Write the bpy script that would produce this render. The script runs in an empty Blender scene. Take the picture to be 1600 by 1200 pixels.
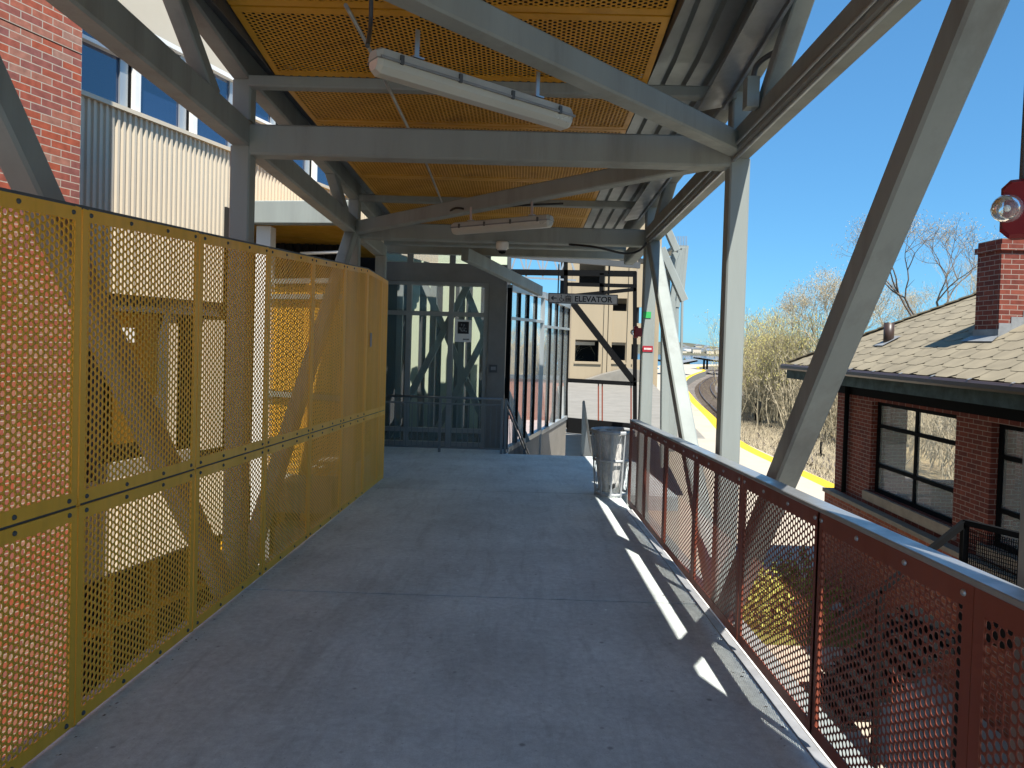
import bpy, math, random
import numpy as np
from mathutils import Vector, Matrix
rnd = random.Random(7)
SC = bpy.context.scene
COL = SC.collection

# ------------------------------------------------------------------ camera
FPX, CY, EYE, RAMP = 1150.0, 558.94, 1.69, 0.0364
YAW, PITCH, ROLL = -0.011712, -0.022761, 0.02911
fw = Vector((math.sin(YAW)*math.cos(PITCH), math.cos(YAW)*math.cos(PITCH), math.sin(PITCH)))
r0 = Vector((math.cos(YAW), -math.sin(YAW), 0)); u0 = r0.cross(fw)
rt = r0*math.cos(ROLL)+u0*math.sin(ROLL); up = -r0*math.sin(ROLL)+u0*math.cos(ROLL)
cam = bpy.data.cameras.new('camera'); camo = bpy.data.objects.new('camera', cam); COL.objects.link(camo)
M = Matrix((rt, up, -fw)).transposed().to_4x4(); M.translation = (0, 0, EYE)
camo.matrix_world = M
cam.sensor_fit = 'HORIZONTAL'; cam.sensor_width = 36; cam.lens = FPX/1600*36
cam.shift_y = -(600-CY)/1600
cam.clip_start = 0.05; cam.clip_end = 6000
SC.camera = camo

def ray(u, v): return rt*((u-800)/FPX) + up*((CY-v)/FPX) + fw
def at(u, v, Y):
    d = ray(u, v); d = d*(Y/d.y); return Vector((d.x, d.y, EYE+d.z))
def atz(u, v, z):
    d = ray(u, v); d = d*((z-EYE)/d.z); return Vector((d.x, d.y, z))

# ------------------------------------------------------------------ light
SUN = Vector((0.185, -0.54, 1.0)).normalized()       # towards the sun
w = bpy.data.worlds.new('World'); SC.world = w; w.use_nodes = True
nt = w.node_tree; bg = nt.nodes['Background']
sky = nt.nodes.new('ShaderNodeTexSky'); sky.sky_type = 'NISHITA'; sky.sun_disc = False
sky.sun_elevation = math.asin(SUN.z); sky.sun_rotation = math.atan2(SUN.x, SUN.y)
sky.air_density = 1.0; sky.dust_density = 0.1; sky.ozone_density = 3.0
tint = nt.nodes.new('ShaderNodeVectorMath'); tint.operation = 'MULTIPLY'; tint.inputs[1].default_value = (0.38, 0.84, 1.24)   # clear spring sky, deep blue
pw = nt.nodes.new('ShaderNodeGamma'); pw.inputs[1].default_value = 0.6; nt.links.new(sky.outputs[0], pw.inputs[0]); nt.links.new(pw.outputs[0], tint.inputs[0]); nt.links.new(tint.outputs[0], bg.inputs[0]); bg.inputs[1].default_value = 0.105
sl = bpy.data.lights.new('sun', 'SUN'); sl.energy = 4.0; sl.angle = math.radians(0.5); sl.color = (1, 0.95, 0.87)
so = bpy.data.objects.new('sun', sl); COL.objects.link(so)
so.rotation_euler = SUN.to_track_quat('Z', 'Y').to_euler(); so.location = (0, -30, 60)
SC.view_settings.view_transform = 'Standard'; SC.view_settings.look = 'None'
SC.view_settings.exposure = 1.32; SC.view_settings.gamma = 1
SC.cycles.max_bounces = 8; SC.cycles.diffuse_bounces = 6; SC.cycles.transparent_max_bounces = 12
SC.cycles.use_denoising = True

# ------------------------------------------------------------------ materials
def mat(name, col, rough=0.6, metal=0.0, spec=0.5, var=0.0, vscale=4.0, bump=0.0, bscale=30.0, dark=None, dscale=3.0, damt=0.0, alpha=1.0, trans=0.0, ior=1.45, streak=False):
    m = bpy.data.materials.new(name); m.use_nodes = True
    nt = m.node_tree; b = nt.nodes['Principled BSDF']
    b.inputs['Base Color'].default_value = (*col, 1); b.inputs['Roughness'].default_value = rough
    b.inputs['Metallic'].default_value = metal; b.inputs['Specular IOR Level'].default_value = spec
    b.inputs['IOR'].default_value = ior; b.inputs['Transmission Weight'].default_value = trans; b.inputs['Alpha'].default_value = alpha
    L = nt.links.new
    if var or damt or bump:
        tc = nt.nodes.new('ShaderNodeTexCoord'); mp = nt.nodes.new('ShaderNodeMapping'); L(tc.outputs['Object'], mp.inputs[0])
        if streak: mp.inputs['Scale'].default_value = (1, 1, 0.12)
    c = None
    if var:
        n = nt.nodes.new('ShaderNodeTexNoise'); n.inputs['Scale'].default_value = vscale; n.inputs['Detail'].default_value = 7; n.inputs['Roughness'].default_value = .62
        L(mp.outputs[0], n.inputs['Vector'])
        rr = nt.nodes.new('ShaderNodeMapRange'); L(n.outputs['Fac'], rr.inputs[0]); rr.inputs[1].default_value = .3; rr.inputs[2].default_value = .7
        rr.inputs[3].default_value = 1-var; rr.inputs[4].default_value = 1+var
        mx = nt.nodes.new('ShaderNodeVectorMath'); mx.operation = 'SCALE'; mx.inputs[0].default_value = col; L(rr.outputs[0], mx.inputs['Scale'])
        c = mx.outputs[0]; L(c, b.inputs['Base Color'])
        r2 = nt.nodes.new('ShaderNodeMapRange'); L(n.outputs['Fac'], r2.inputs[0]); r2.inputs[1].default_value = .3; r2.inputs[2].default_value = .7
        r2.inputs[3].default_value = min(1, rough+.12); r2.inputs[4].default_value = max(.03, rough-.1); L(r2.outputs[0], b.inputs['Roughness'])
    if damt:
        n = nt.nodes.new('ShaderNodeTexNoise'); n.inputs['Scale'].default_value = dscale; n.inputs['Detail'].default_value = 9; n.inputs['Roughness'].default_value = .7
        L(mp.outputs[0], n.inputs['Vector'])
        rr = nt.nodes.new('ShaderNodeMapRange'); L(n.outputs['Fac'], rr.inputs[0]); rr.inputs[1].default_value = .52; rr.inputs[2].default_value = .68; rr.inputs[4].default_value = damt
        mx = nt.nodes.new('ShaderNodeMix'); mx.data_type = 'RGBA'; L(rr.outputs[0], mx.inputs[0])
        if c: L(c, mx.inputs[6])
        else: mx.inputs[6].default_value = (*col, 1)
        mx.inputs[7].default_value = (*(dark or (0.05, 0.04, 0.03)), 1); L(mx.outputs[2], b.inputs['Base Color'])
    if bump:
        n = nt.nodes.new('ShaderNodeTexNoise'); n.inputs['Scale'].default_value = bscale; n.inputs['Detail'].default_value = 6
        L(mp.outputs[0], n.inputs['Vector'])
        bp = nt.nodes.new('ShaderNodeBump'); bp.inputs['Strength'].default_value = bump; bp.inputs['Distance'].default_value = .01
        L(n.outputs['Fac'], bp.inputs['Height']); L(bp.outputs[0], b.inputs['Normal'])
    return m

def brick_mat(name, c1, c2, c3, mortar, bw=.213, bh=.0705, ms=.010, rough=.85):
    m = bpy.data.materials.new(name); m.use_nodes = True; nt = m.node_tree; L = nt.links.new; N = nt.nodes.new
    b = nt.nodes['Principled BSDF']; b.inputs['Roughness'].default_value = rough; b.inputs['Specular IOR Level'].default_value = .25
    tc = N('ShaderNodeTexCoord'); sp = N('ShaderNodeSeparateXYZ'); L(tc.outputs['Object'], sp.inputs[0])
    ad = N('ShaderNodeMath'); ad.operation = 'ADD'; L(sp.outputs[0], ad.inputs[0]); L(sp.outputs[1], ad.inputs[1])
    cb = N('ShaderNodeCombineXYZ'); L(ad.outputs[0], cb.inputs[0]); L(sp.outputs[2], cb.inputs[1])
    bt = N('ShaderNodeTexBrick'); L(cb.outputs[0], bt.inputs['Vector'])
    bt.inputs['Scale'].default_value = 1; bt.inputs['Brick Width'].default_value = bw; bt.inputs['Row Height'].default_value = bh
    bt.inputs['Mortar Size'].default_value = ms*.5; bt.inputs['Mortar Smooth'].default_value = .15; bt.inputs['Bias'].default_value = 0
    bt.inputs['Color1'].default_value = (0, 0, 0, 1); bt.inputs['Color2'].default_value = (1, 1, 1, 1); bt.inputs['Mortar'].default_value = (.5, .5, .5, 1)
    cr = N('ShaderNodeValToRGB'); L(bt.outputs['Color'], cr.inputs[0])
    e = cr.color_ramp.elements; e[0].position = .0; e[0].color = (*c1, 1); e[1].position = 1; e[1].color = (*c3, 1)
    k = e.new(.45); k.color = (*c2, 1); k = e.new(.62); k.color = (*c1, 1)
    nz = N('ShaderNodeTexNoise'); nz.inputs['Scale'].default_value = 14; nz.inputs['Detail'].default_value = 8; L(tc.outputs['Object'], nz.inputs['Vector'])
    rr = N('ShaderNodeMapRange'); L(nz.outputs['Fac'], rr.inputs[0]); rr.inputs[1].default_value = .25; rr.inputs[2].default_value = .75; rr.inputs[3].default_value = .75; rr.inputs[4].default_value = 1.25
    vm = N('ShaderNodeVectorMath'); vm.operation = 'SCALE'; L(cr.outputs[0], vm.inputs[0]); L(rr.outputs[0], vm.inputs['Scale'])
    mx = N('ShaderNodeMix'); mx.data_type = 'RGBA'; L(bt.outputs['Fac'], mx.inputs[0]); L(vm.outputs[0], mx.inputs[6]); mx.inputs[7].default_value = (*mortar, 1)
    L(mx.outputs[2], b.inputs['Base Color'])
    iv = N('ShaderNodeMath'); iv.operation = 'SUBTRACT'; iv.inputs[0].default_value = 1; L(bt.outputs['Fac'], iv.inputs[1])
    ad2 = N('ShaderNodeMath'); ad2.operation = 'MULTIPLY_ADD'; L(nz.outputs['Fac'], ad2.inputs[0]); ad2.inputs[1].default_value = .35; L(iv.outputs[0], ad2.inputs[2])
    bp = N('ShaderNodeBump'); bp.inputs['Strength'].default_value = .6; bp.inputs['Distance'].default_value = .008; L(ad2.outputs[0], bp.inputs['Height']); L(bp.outputs[0], b.inputs['Normal'])
    return m

def floor_mat():
    m = bpy.data.materials.new('worn_concrete'); m.use_nodes = True; nt = m.node_tree; L = nt.links.new; N = nt.nodes.new
    b = nt.nodes['Principled BSDF']; tc = N('ShaderNodeTexCoord')
    def noise(s, d, r=.6, sc=None, dist=0):
        n = N('ShaderNodeTexNoise'); n.inputs['Scale'].default_value = s; n.inputs['Detail'].default_value = d; n.inputs['Roughness'].default_value = r; n.inputs['Distortion'].default_value = dist
        if sc:
            mp = N('ShaderNodeMapping'); mp.inputs['Scale'].default_value = sc; L(tc.outputs['Object'], mp.inputs[0]); L(mp.outputs[0], n.inputs['Vector'])
        else: L(tc.outputs['Object'], n.inputs['Vector'])
        return n.outputs['Fac']
    def rng(x, a, c, lo, hi):
        r = N('ShaderNodeMapRange'); L(x, r.inputs[0]); r.inputs[1].default_value = a; r.inputs[2].default_value = c; r.inputs[3].default_value = lo; r.inputs[4].default_value = hi; return r.outputs[0]
    def mul(a, c):
        k = N('ShaderNodeMath'); k.operation = 'MULTIPLY'; L(a, k.inputs[0]); L(c, k.inputs[1]); return k.outputs[0]
    f = rng(noise(1.3, 6), .3, .7, .82, 1.14)
    f = mul(f, rng(noise(22, 8, .7), .3, .7, .82, 1.14))
    f = mul(f, rng(noise(160, 3, .7), .35, .65, .9, 1.08))
    f = mul(f, rng(noise(3.2, 5, .65, (2.2, .35, 1), 1.0), .5, .72, 1, .80))     # long scuffs along the walk
    v = N('ShaderNodeTexVoronoi'); v.feature = 'F1'; v.inputs['Scale'].default_value = 2.3; L(tc.outputs['Object'], v.inputs['Vector'])
    spots = rng(v.outputs['Distance'], .022, .045, .5, 1)
    v2 = N('ShaderNodeTexVoronoi'); v2.inputs['Scale'].default_value = 5.1; L(tc.outputs['Object'], v2.inputs['Vector'])
    f = mul(f, spots); f = mul(f, rng(v2.outputs['Distance'], .035, .075, .62, 1))
    v3 = N('ShaderNodeTexVoronoi'); v3.inputs['Scale'].default_value = 3.4; L(tc.outputs['Object'], v3.inputs['Vector'])
    li = rng(v3.outputs['Distance'], .03, .04, 1.5, 1); f = mul(f, li)
    v4 = N('ShaderNodeTexVoronoi'); v4.inputs['Scale'].default_value = 17; L(tc.outputs['Object'], v4.inputs['Vector']); f = mul(f, rng(v4.outputs['Distance'], .05, .10, .68, 1))
    f = mul(f, rng(noise(7, 9, .8, (.3, 2.2, 1), 2.5), .60, .66, 1, .80)); f = mul(f, rng(noise(5, 9, .8, (2.6, .5, 1), 2.0), .62, .68, 1, 1.22))
    vm = N('ShaderNodeVectorMath'); vm.operation = 'SCALE'; vm.inputs[0].default_value = (.575, .63, .615); L(f, vm.inputs['Scale'])
    L(vm.outputs[0], b.inputs['Base Color'])
    L(rng(noise(4, 6), .3, .7, .48, .72), b.inputs['Roughness']); b.inputs['Specular IOR Level'].default_value = .4
    bp = N('ShaderNodeBump'); bp.inputs['Strength'].default_value = .25; bp.inputs['Distance'].default_value = .004; L(noise(90, 6, .7), bp.inputs['Height']); L(bp.outputs[0], b.inputs['Normal'])
    return m

def ground_mat(name, ca, cb, cc, sc=1.0, rough=.95, bump=.6):
    m = bpy.data.materials.new(name); m.use_nodes = True; nt = m.node_tree; L = nt.links.new; N = nt.nodes.new
    b = nt.nodes['Principled BSDF']; b.inputs['Roughness'].default_value = rough; b.inputs['Specular IOR Level'].default_value = .2
    tc = N('ShaderNodeTexCoord')
    n1 = N('ShaderNodeTexNoise'); n1.inputs['Scale'].default_value = .35*sc; n1.inputs['Detail'].default_value = 8; L(tc.outputs['Object'], n1.inputs['Vector'])
    n2 = N('ShaderNodeTexNoise'); n2.inputs['Scale'].default_value = 7*sc; n2.inputs['Detail'].default_value = 8; n2.inputs['Roughness'].default_value = .75; L(tc.outputs['Object'], n2.inputs['Vector'])
    cr = N('ShaderNodeValToRGB'); e = cr.color_ramp.elements; e[0].position = .35; e[0].color = (*ca, 1); e[1].position = .65; e[1].color = (*cb, 1)
    L(n1.outputs['Fac'], cr.inputs[0])
    mx = N('ShaderNodeMix'); mx.data_type = 'RGBA'; mr = N('ShaderNodeMapRange'); L(n2.outputs['Fac'], mr.inputs[0]); mr.inputs[1].default_value = .42; mr.inputs[2].default_value = .62
    L(mr.outputs[0], mx.inputs[0]); L(cr.outputs[0], mx.inputs[6]); mx.inputs[7].default_value = (*cc, 1); L(mx.outputs[2], b.inputs['Base Color'])
    bp = N('ShaderNodeBump'); bp.inputs['Strength'].default_value = bump; bp.inputs['Distance'].default_value = .05; L(n2.outputs['Fac'], bp.inputs['Height']); L(bp.outputs[0], b.inputs['Normal'])
    return m

def shingle_mat():
    m = bpy.data.materials.new('roof_shingle'); m.use_nodes = True; nt = m.node_tree; L = nt.links.new; N = nt.nodes.new
    b = nt.nodes['Principled BSDF']; b.inputs['Roughness'].default_value = .9
    tc = N('ShaderNodeTexCoord')
    wv = N('ShaderNodeTexNoise'); wv.inputs['Scale'].default_value = 3; wv.inputs['Detail'].default_value = 8; L(tc.outputs['Object'], wv.inputs['Vector'])
    mr = N('ShaderNodeMapRange'); L(wv.outputs['Fac'], mr.inputs[0]); mr.inputs[1].default_value = .3; mr.inputs[2].default_value = .7; mr.inputs[3].default_value = .82; mr.inputs[4].default_value = 1.15
    vm = N('ShaderNodeVectorMath'); vm.operation = 'SCALE'; vm.inputs[0].default_value = (.225, .192, .13); L(mr.outputs[0], vm.inputs['Scale']); L(vm.outputs[0], b.inputs['Base Color'])
    return m

MT = {}
MT['steel'] = mat('gray_paint', (.265, .295, .28), .6, spec=.3, var=.10, vscale=3, bump=.05, bscale=60, dark=(.16, .16, .15), damt=.5, dscale=2.2, streak=True)
MT['steel_dark'] = mat('dark_gray_paint', (.07, .075, .078), .5, var=.15, vscale=3)
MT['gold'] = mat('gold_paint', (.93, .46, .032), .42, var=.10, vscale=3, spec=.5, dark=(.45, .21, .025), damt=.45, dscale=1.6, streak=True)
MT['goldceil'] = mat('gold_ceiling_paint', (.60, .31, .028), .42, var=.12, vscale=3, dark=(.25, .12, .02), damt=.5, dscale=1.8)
MT['rust'] = mat('red_brown_paint', (.215, .052, .027), .42, var=.14, vscale=4, dark=(.07, .03, .02), damt=.45, dscale=2.0, streak=True)
MT['galv'] = mat('galvanised', (.42, .44, .45), .38, metal=.75, var=.12, vscale=8)
MT['kerb'] = mat('painted_kerb_steel', (.24, .245, .25), .5, metal=.0, var=.25, vscale=5)
MT['deck'] = mat('metal_decking', (.36, .38, .37), .42, metal=.35, var=.12, vscale=4)
MT['floor'] = floor_mat()
MT['joint'] = mat('joint_filler', (.05, .05, .05), .9)
MT['conc'] = mat('pale_concrete', (.215, .20, .17), .85, var=.12, vscale=1.5, bump=.2, bscale=25, dark=(.25, .23, .20), damt=.4, dscale=1.2)
MT['conc2'] = mat('beige_precast', (.35, .285, .19), .85, var=.07, vscale=.6, dark=(.24, .195, .13), damt=.6, dscale=.5, streak=True)
MT['paving'] = mat('platform_paving', (.42, .365, .285), .85, var=.08, vscale=.8, bump=.1)
MT['yellow'] = mat('tactile_yellow', (.72, .47, .02), .7, var=.08, vscale=3)
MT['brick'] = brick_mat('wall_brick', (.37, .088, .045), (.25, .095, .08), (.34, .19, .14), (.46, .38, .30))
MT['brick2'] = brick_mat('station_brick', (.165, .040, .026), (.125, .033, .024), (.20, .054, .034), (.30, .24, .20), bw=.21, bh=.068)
MT['clad'] = mat('cream_cladding', (.57, .50, .385), .5, var=.03, vscale=2)
MT['white'] = mat('white_paint', (.78, .78, .74), .45, var=.04)
MT['black'] = mat('black_paint', (.008, .0085, .009), .8, spec=.06)
MT['void'] = mat('interior_shade', (.02, .02, .022), .9)  # near-black colour stands in for shade inside unlit spaces
MT['bronze'] = mat('bronze_frame', (.17, .165, .15), .45, var=.1)
MT['mull'] = mat('light_aluminium', (.42, .45, .46), .35, metal=.5)
MT['glass'] = mat('clear_glass', (.85, .93, .9), .02, alpha=.16, spec=.9)
MT['glassg'] = mat('green_glass', (.22, .33, .30), .02, alpha=.20, spec=.9)
MT['lobbyframe'] = mat('gray_lobby_frame', (.27, .28, .26), .45, var=.1)
MT['brick3'] = brick_mat('base_brick', (.30, .078, .04), (.22, .065, .04), (.34, .11, .06), (.30, .24, .20), bw=.21, bh=.068)
MT['lobbyin'] = mat('pale_green_panel', (.55, .62, .45), .5)
MT['glassb'] = mat('blue_window_glass', (.012, .03, .085), .03, spec=1.0, ior=1.8)
MT['shingle'] = shingle_mat()
MT['shinglegap'] = mat('shingle_shadow_line', (.06, .055, .05), .95)
MT['gutter'] = mat('brown_gutter', (.045, .028, .022), .4)
MT['copper'] = mat('verdigris', (.025, .045, .038), .7, var=.4, vscale=6)
MT['lead'] = mat('lead_flashing', (.22, .23, .235), .6, metal=.1, var=.2, vscale=6)
MT['stone'] = mat('sill_stone', (.26, .22, .17), .85, var=.15, vscale=5)
MT['lamp'] = mat('frosted_lens', (.60, .60, .53), .35, var=.05, vscale=3, trans=.25)
MT['lampbody'] = mat('lamp_housing', (.42, .44, .43), .5, var=.12)
MT['red'] = mat('alarm_red', (.20, .008, .012), .3)
MT['lens'] = mat('strobe_lens', (.9, .95, .95), .05, trans=.85, ior=1.45)
MT['canpaint'] = mat('weathered_can_steel', (.40, .42, .43), .5, metal=.15, var=.2, vscale=8)
MT['bag'] = mat('bin_liner', (.62, .60, .56), .35, var=.3, vscale=9, bump=.5, bscale=14)
MT['sign'] = mat('sign_face', (.50, .49, .46), .5)
MT['ink'] = mat('sign_ink', (.012, .012, .014), .6)
MT['paper'] = mat('poster_paper', (.75, .75, .72), .6)
MT['gravel'] = ground_mat('ballast', (.16, .14, .12), (.24, .21, .18), (.10, .09, .08), 2.5)
MT['drygrass'] = ground_mat('dry_grass', (.30, .22, .12), (.22, .17, .08), (.36, .29, .17), .9)
MT['earth'] = ground_mat('earth', (.12, .10, .075), (.18, .15, .11), (.09, .08, .06), 1.0)
MT['spring_grass'] = ground_mat('spring_grass', (.15, .17, .035), (.24, .23, .06), (.11, .13, .03), 3.0)
MT['asphalt'] = ground_mat('asphalt', (.05, .05, .05), (.065, .065, .063), (.04, .04, .04), 2.0, bump=.2)
MT['pave2'] = mat('light_paving', (.42, .34, .31), .85, var=.1, vscale=1.2)
MT['brickpave'] = mat('red_brick_paving', (.26, .115, .075), .9, var=.2, vscale=7)
MT['rail'] = mat('rail_steel', (.16, .11, .08), .4, metal=.6, var=.2)
MT['tie'] = mat('timber_sleeper', (.11, .085, .065), .95, var=.3)
MT['water'] = mat('harbour_water', (.012, .06, .16), .12, bump=.9, bscale=.12, spec=.6)
MT['hill'] = ground_mat('wooded_hill', (.10, .10, .07), (.14, .12, .09), (.07, .08, .05), .05)
MT['bark'] = mat('bark', (.14, .11, .085), .95, var=.3, vscale=9)
MT['twig'] = mat('bare_twigs', (.30, .26, .165), .95, var=.25, vscale=.6)
MT['catkin'] = mat('spring_buds', (.56, .50, .17), .9, var=.3, vscale=.5)
MT['twigpale'] = mat('pale_twigs', (.46, .39, .26), .95, var=.2, vscale=.6)
MT['leaf'] = mat('green_leaf', (.10, .12, .025), .8, var=.35, vscale=2)
MT['green_sticker'] = mat('green_sticker', (.04, .40, .10), .5)
MT['red_sticker'] = mat('red_sticker', (.33, .015, .03), .5)
MT['blackout'] = mat('rubber_cable', (.02, .02, .02), .6)

# ------------------------------------------------------------------ mesh builder
class MB:
    def __init__(s): s.v = []; s.f = []; s.sm = []; s.cuts = []
    def add(s, vs, fs, smooth=False):
        o = len(s.v); s.cuts.append((o, len(s.f))); s.v += [tuple(p) for p in vs]; s.f += [tuple(i+o for i in f) for f in fs]; s.sm += [smooth]*len(fs); return s
    def hexa(s, p): return s.add(p, [(0, 3, 2, 1), (4, 5, 6, 7), (0, 1, 5, 4), (1, 2, 6, 5), (2, 3, 7, 6), (3, 0, 4, 7)])
    def box(s, x0, x1, y0, y1, z0, z1):
        return s.hexa([(x0, y0, z0), (x1, y0, z0), (x1, y1, z0), (x0, y1, z0), (x0, y0, z1), (x1, y0, z1), (x1, y1, z1), (x0, y1, z1)])
    def bar(s, a, b, w, d, upv=(0, 0, 1), bev=0.0):
        a = Vector(a); b = Vector(b); t = (b-a).normalized(); u = Vector(upv)
        sd = t.cross(u)
        if sd.length < 1e-4: sd = t.cross(Vector((1, 0, 0)))
        sd.normalize(); u = sd.cross(t)
        if bev <= 0:
            c = [(-w/2, -d/2), (w/2, -d/2), (w/2, d/2), (-w/2, d/2)]
        else:
            e = bev; c = [(-w/2+e, -d/2), (w/2-e, -d/2), (w/2, -d/2+e), (w/2, d/2-e), (w/2-e, d/2), (-w/2+e, d/2), (-w/2, d/2-e), (-w/2, -d/2+e)]
        n = len(c); vs = [a+sd*x+u*y for x, y in c]+[b+sd*x+u*y for x, y in c]
        fs = [tuple(range(n))[::-1], tuple(range(n, 2*n))]+[(i, (i+1) % n, (i+1) % n+n, i+n) for i in range(n)]
        return s.add(vs, fs)
    def tube(s, pts, r, n=8, r2=None, cap=True):
        pts = [Vector(p) for p in pts]; k = len(pts); vs = []; prev = None
        for i, p in enumerate(pts):
            t = (pts[min(i+1, k-1)]-pts[max(i-1, 0)]).normalized()
            if prev is None:
                a = t.cross(Vector((0, 0, 1)))
                if a.length < 1e-3: a = t.cross(Vector((1, 0, 0)))
            else: a = prev-t*prev.dot(t)
            a.normalize(); prev = a; b = t.cross(a)
            rr = r if r2 is None else r+(r2-r)*i/max(1, k-1)
            vs += [p+a*(rr*math.cos(2*math.pi*j/n))+b*(rr*math.sin(2*math.pi*j/n)) for j in range(n)]
        fs = [(i*n+j, i*n+(j+1) % n, (i+1)*n+(j+1) % n, (i+1)*n+j) for i in range(k-1) for j in range(n)]
        s.add(vs, fs, True)
        if cap:
            o = len(s.v)-len(vs); s.f += [tuple(o+j for j in range(n))[::-1], tuple(o+(k-1)*n+j for j in range(n))]; s.sm += [False]*2
        return s
    def lathe(s, prof, c=(0, 0, 0), n=24, axis='z'):
        vs = []
        for r, h in prof:
            for j in range(n):
                a = 2*math.pi*j/n
                x, y, z = r*math.cos(a), r*math.sin(a), h
                if axis == 'y': x, y, z = x, h, y
                if axis == 'x': x, y, z = h, x, y
                vs.append((c[0]+x, c[1]+y, c[2]+z))
        k = len(prof)
        fs = [(i*n+j, i*n+(j+1) % n, (i+1)*n+(j+1) % n, (i+1)*n+j) for i in range(k-1) for j in range(n)]
        return s.add(vs, fs, True)
    def prism(s, poly, h0, h1, axis='z'):
        n = len(poly)
        def P(a, b, h): return (a, b, h) if axis == 'z' else ((h, a, b) if axis == 'x' else (a, h, b))
        return s.add([P(a, b, h0) for a, b in poly]+[P(a, b, h1) for a, b in poly],
                     [tuple(range(n))[::-1], tuple(range(n, 2*n))]+[(i, (i+1) % n, (i+1) % n+n, i+n) for i in range(n)])
    def quad(s, a, b, c, d): return s.add([a, b, c, d], [(0, 1, 2, 3)])
    def wall(s, axis, p0, p1, a0, a1, z0, z1, holes=()):
        """wall slab between planes p0,p1 with rectangular openings (a0,a1,z0,z1)"""
        A = sorted({a0, a1, *[x for h in holes for x in h[:2]]}); Z = sorted({z0, z1, *[x for h in holes for x in h[2:]]})
        def solid(i, j):
            if i < 0 or j < 0 or i >= len(A)-1 or j >= len(Z)-1: return False
            a = (A[i]+A[i+1])/2; z = (Z[j]+Z[j+1])/2
            return not any(h[0] < a < h[1] and h[2] < z < h[3] for h in holes)
        def P(p, a, z): return (p, a, z) if axis == 'x' else (a, p, z)
        for i in range(len(A)-1):
            for j in range(len(Z)-1):
                if not solid(i, j): continue
                a, b, c, d = A[i], A[i+1], Z[j], Z[j+1]
                for p in (p0, p1): s.quad(P(p, a, c), P(p, b, c), P(p, b, d), P(p, a, d))
                if not solid(i-1, j): s.quad(P(p0, a, c), P(p1, a, c), P(p1, a, d), P(p0, a, d))
                if not solid(i+1, j): s.quad(P(p0, b, c), P(p1, b, c), P(p1, b, d), P(p0, b, d))
                if not solid(i, j-1): s.quad(P(p0, a, c), P(p1, a, c), P(p1, b, c), P(p0, b, c))
                if not solid(i, j+1): s.quad(P(p0, a, d), P(p1, a, d), P(p1, b, d), P(p0, b, d))
        return s
    def corr(s, axis, p, a0, a1, z0, z1, pitch=.1, depth=.035, sign=1):
        """ribbed metal sheet with vertical ribs standing proud of plane p"""
        n = max(1, round((a1-a0)/pitch)); q = (a1-a0)/n; L = []
        for i in range(n):
            b = a0+i*q; L += [(b, 0), (b+q*.42, 0), (b+q*.52, depth), (b+q*.9, depth)]
        L.append((a1, 0))
        def P(a, d, z): return (p+sign*d, a, z) if axis == 'x' else (a, p+sign*d, z)
        vs = [P(a, d, z0) for a, d in L]+[P(a, d, z1) for a, d in L]; k = len(L)
        return s.add(vs, [(i, i+1, i+1+k, i+k) for i in range(k-1)])
    def build(s, name, m, parent=None, ramp=False, local=False):
        me = bpy.data.meshes.new(name); vs = s.v
        if ramp: vs = [(x, y, z-RAMP*y) for x, y, z in vs]
        if parent is not None and not local:
            l = root_loc(parent); vs = [(x-l[0], y-l[1], z-l[2]) for x, y, z in vs]
        me.from_pydata(vs, [], s.f); me.polygons.foreach_set('use_smooth', s.sm)
        me.materials.append(MT[m] if isinstance(m, str) else m); me.update()
        o = bpy.data.objects.new(name, me); COL.objects.link(o)
        if parent is not None: o.parent = parent
        return o
def build_each(mb, name, m, parent, ramp=False, local=False):
    """every primitive of the builder becomes a part of its own"""
    out = []; ct = mb.cuts+[(len(mb.v), len(mb.f))]
    for (a, fa), (b, fb) in zip(ct[:-1], ct[1:]):
        q = MB(); q.v = mb.v[a:b]; q.f = [tuple(i-a for i in f) for f in mb.f[fa:fb]]; q.sm = mb.sm[fa:fb]; out.append(q.build(name, m, parent, ramp, local))
    return out
def root_loc(o):
    x = Vector((0, 0, 0))
    while o is not None: x = x+o.location; o = o.parent
    return x
def tag(o, label, cat, group=None, kind=None):
    if label: o['label'] = label
    if cat: o['category'] = cat
    if group: o['group'] = group
    if kind: o['kind'] = kind
    return o
def thing(name, label, cat, loc=(0, 0, 0), rz=0, group=None):
    o = bpy.data.objects.new(name, None); COL.objects.link(o); o.location = loc; o.rotation_euler = (0, 0, rz); o.empty_display_size = .2
    return tag(o, label, cat, group)
def structure(o): o['kind'] = 'structure'; return o
def link_copy(o, parent, loc=None):
    c = o.copy(); COL.objects.link(c); c.parent = parent
    if loc is not None: c.location = loc
    return c

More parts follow.
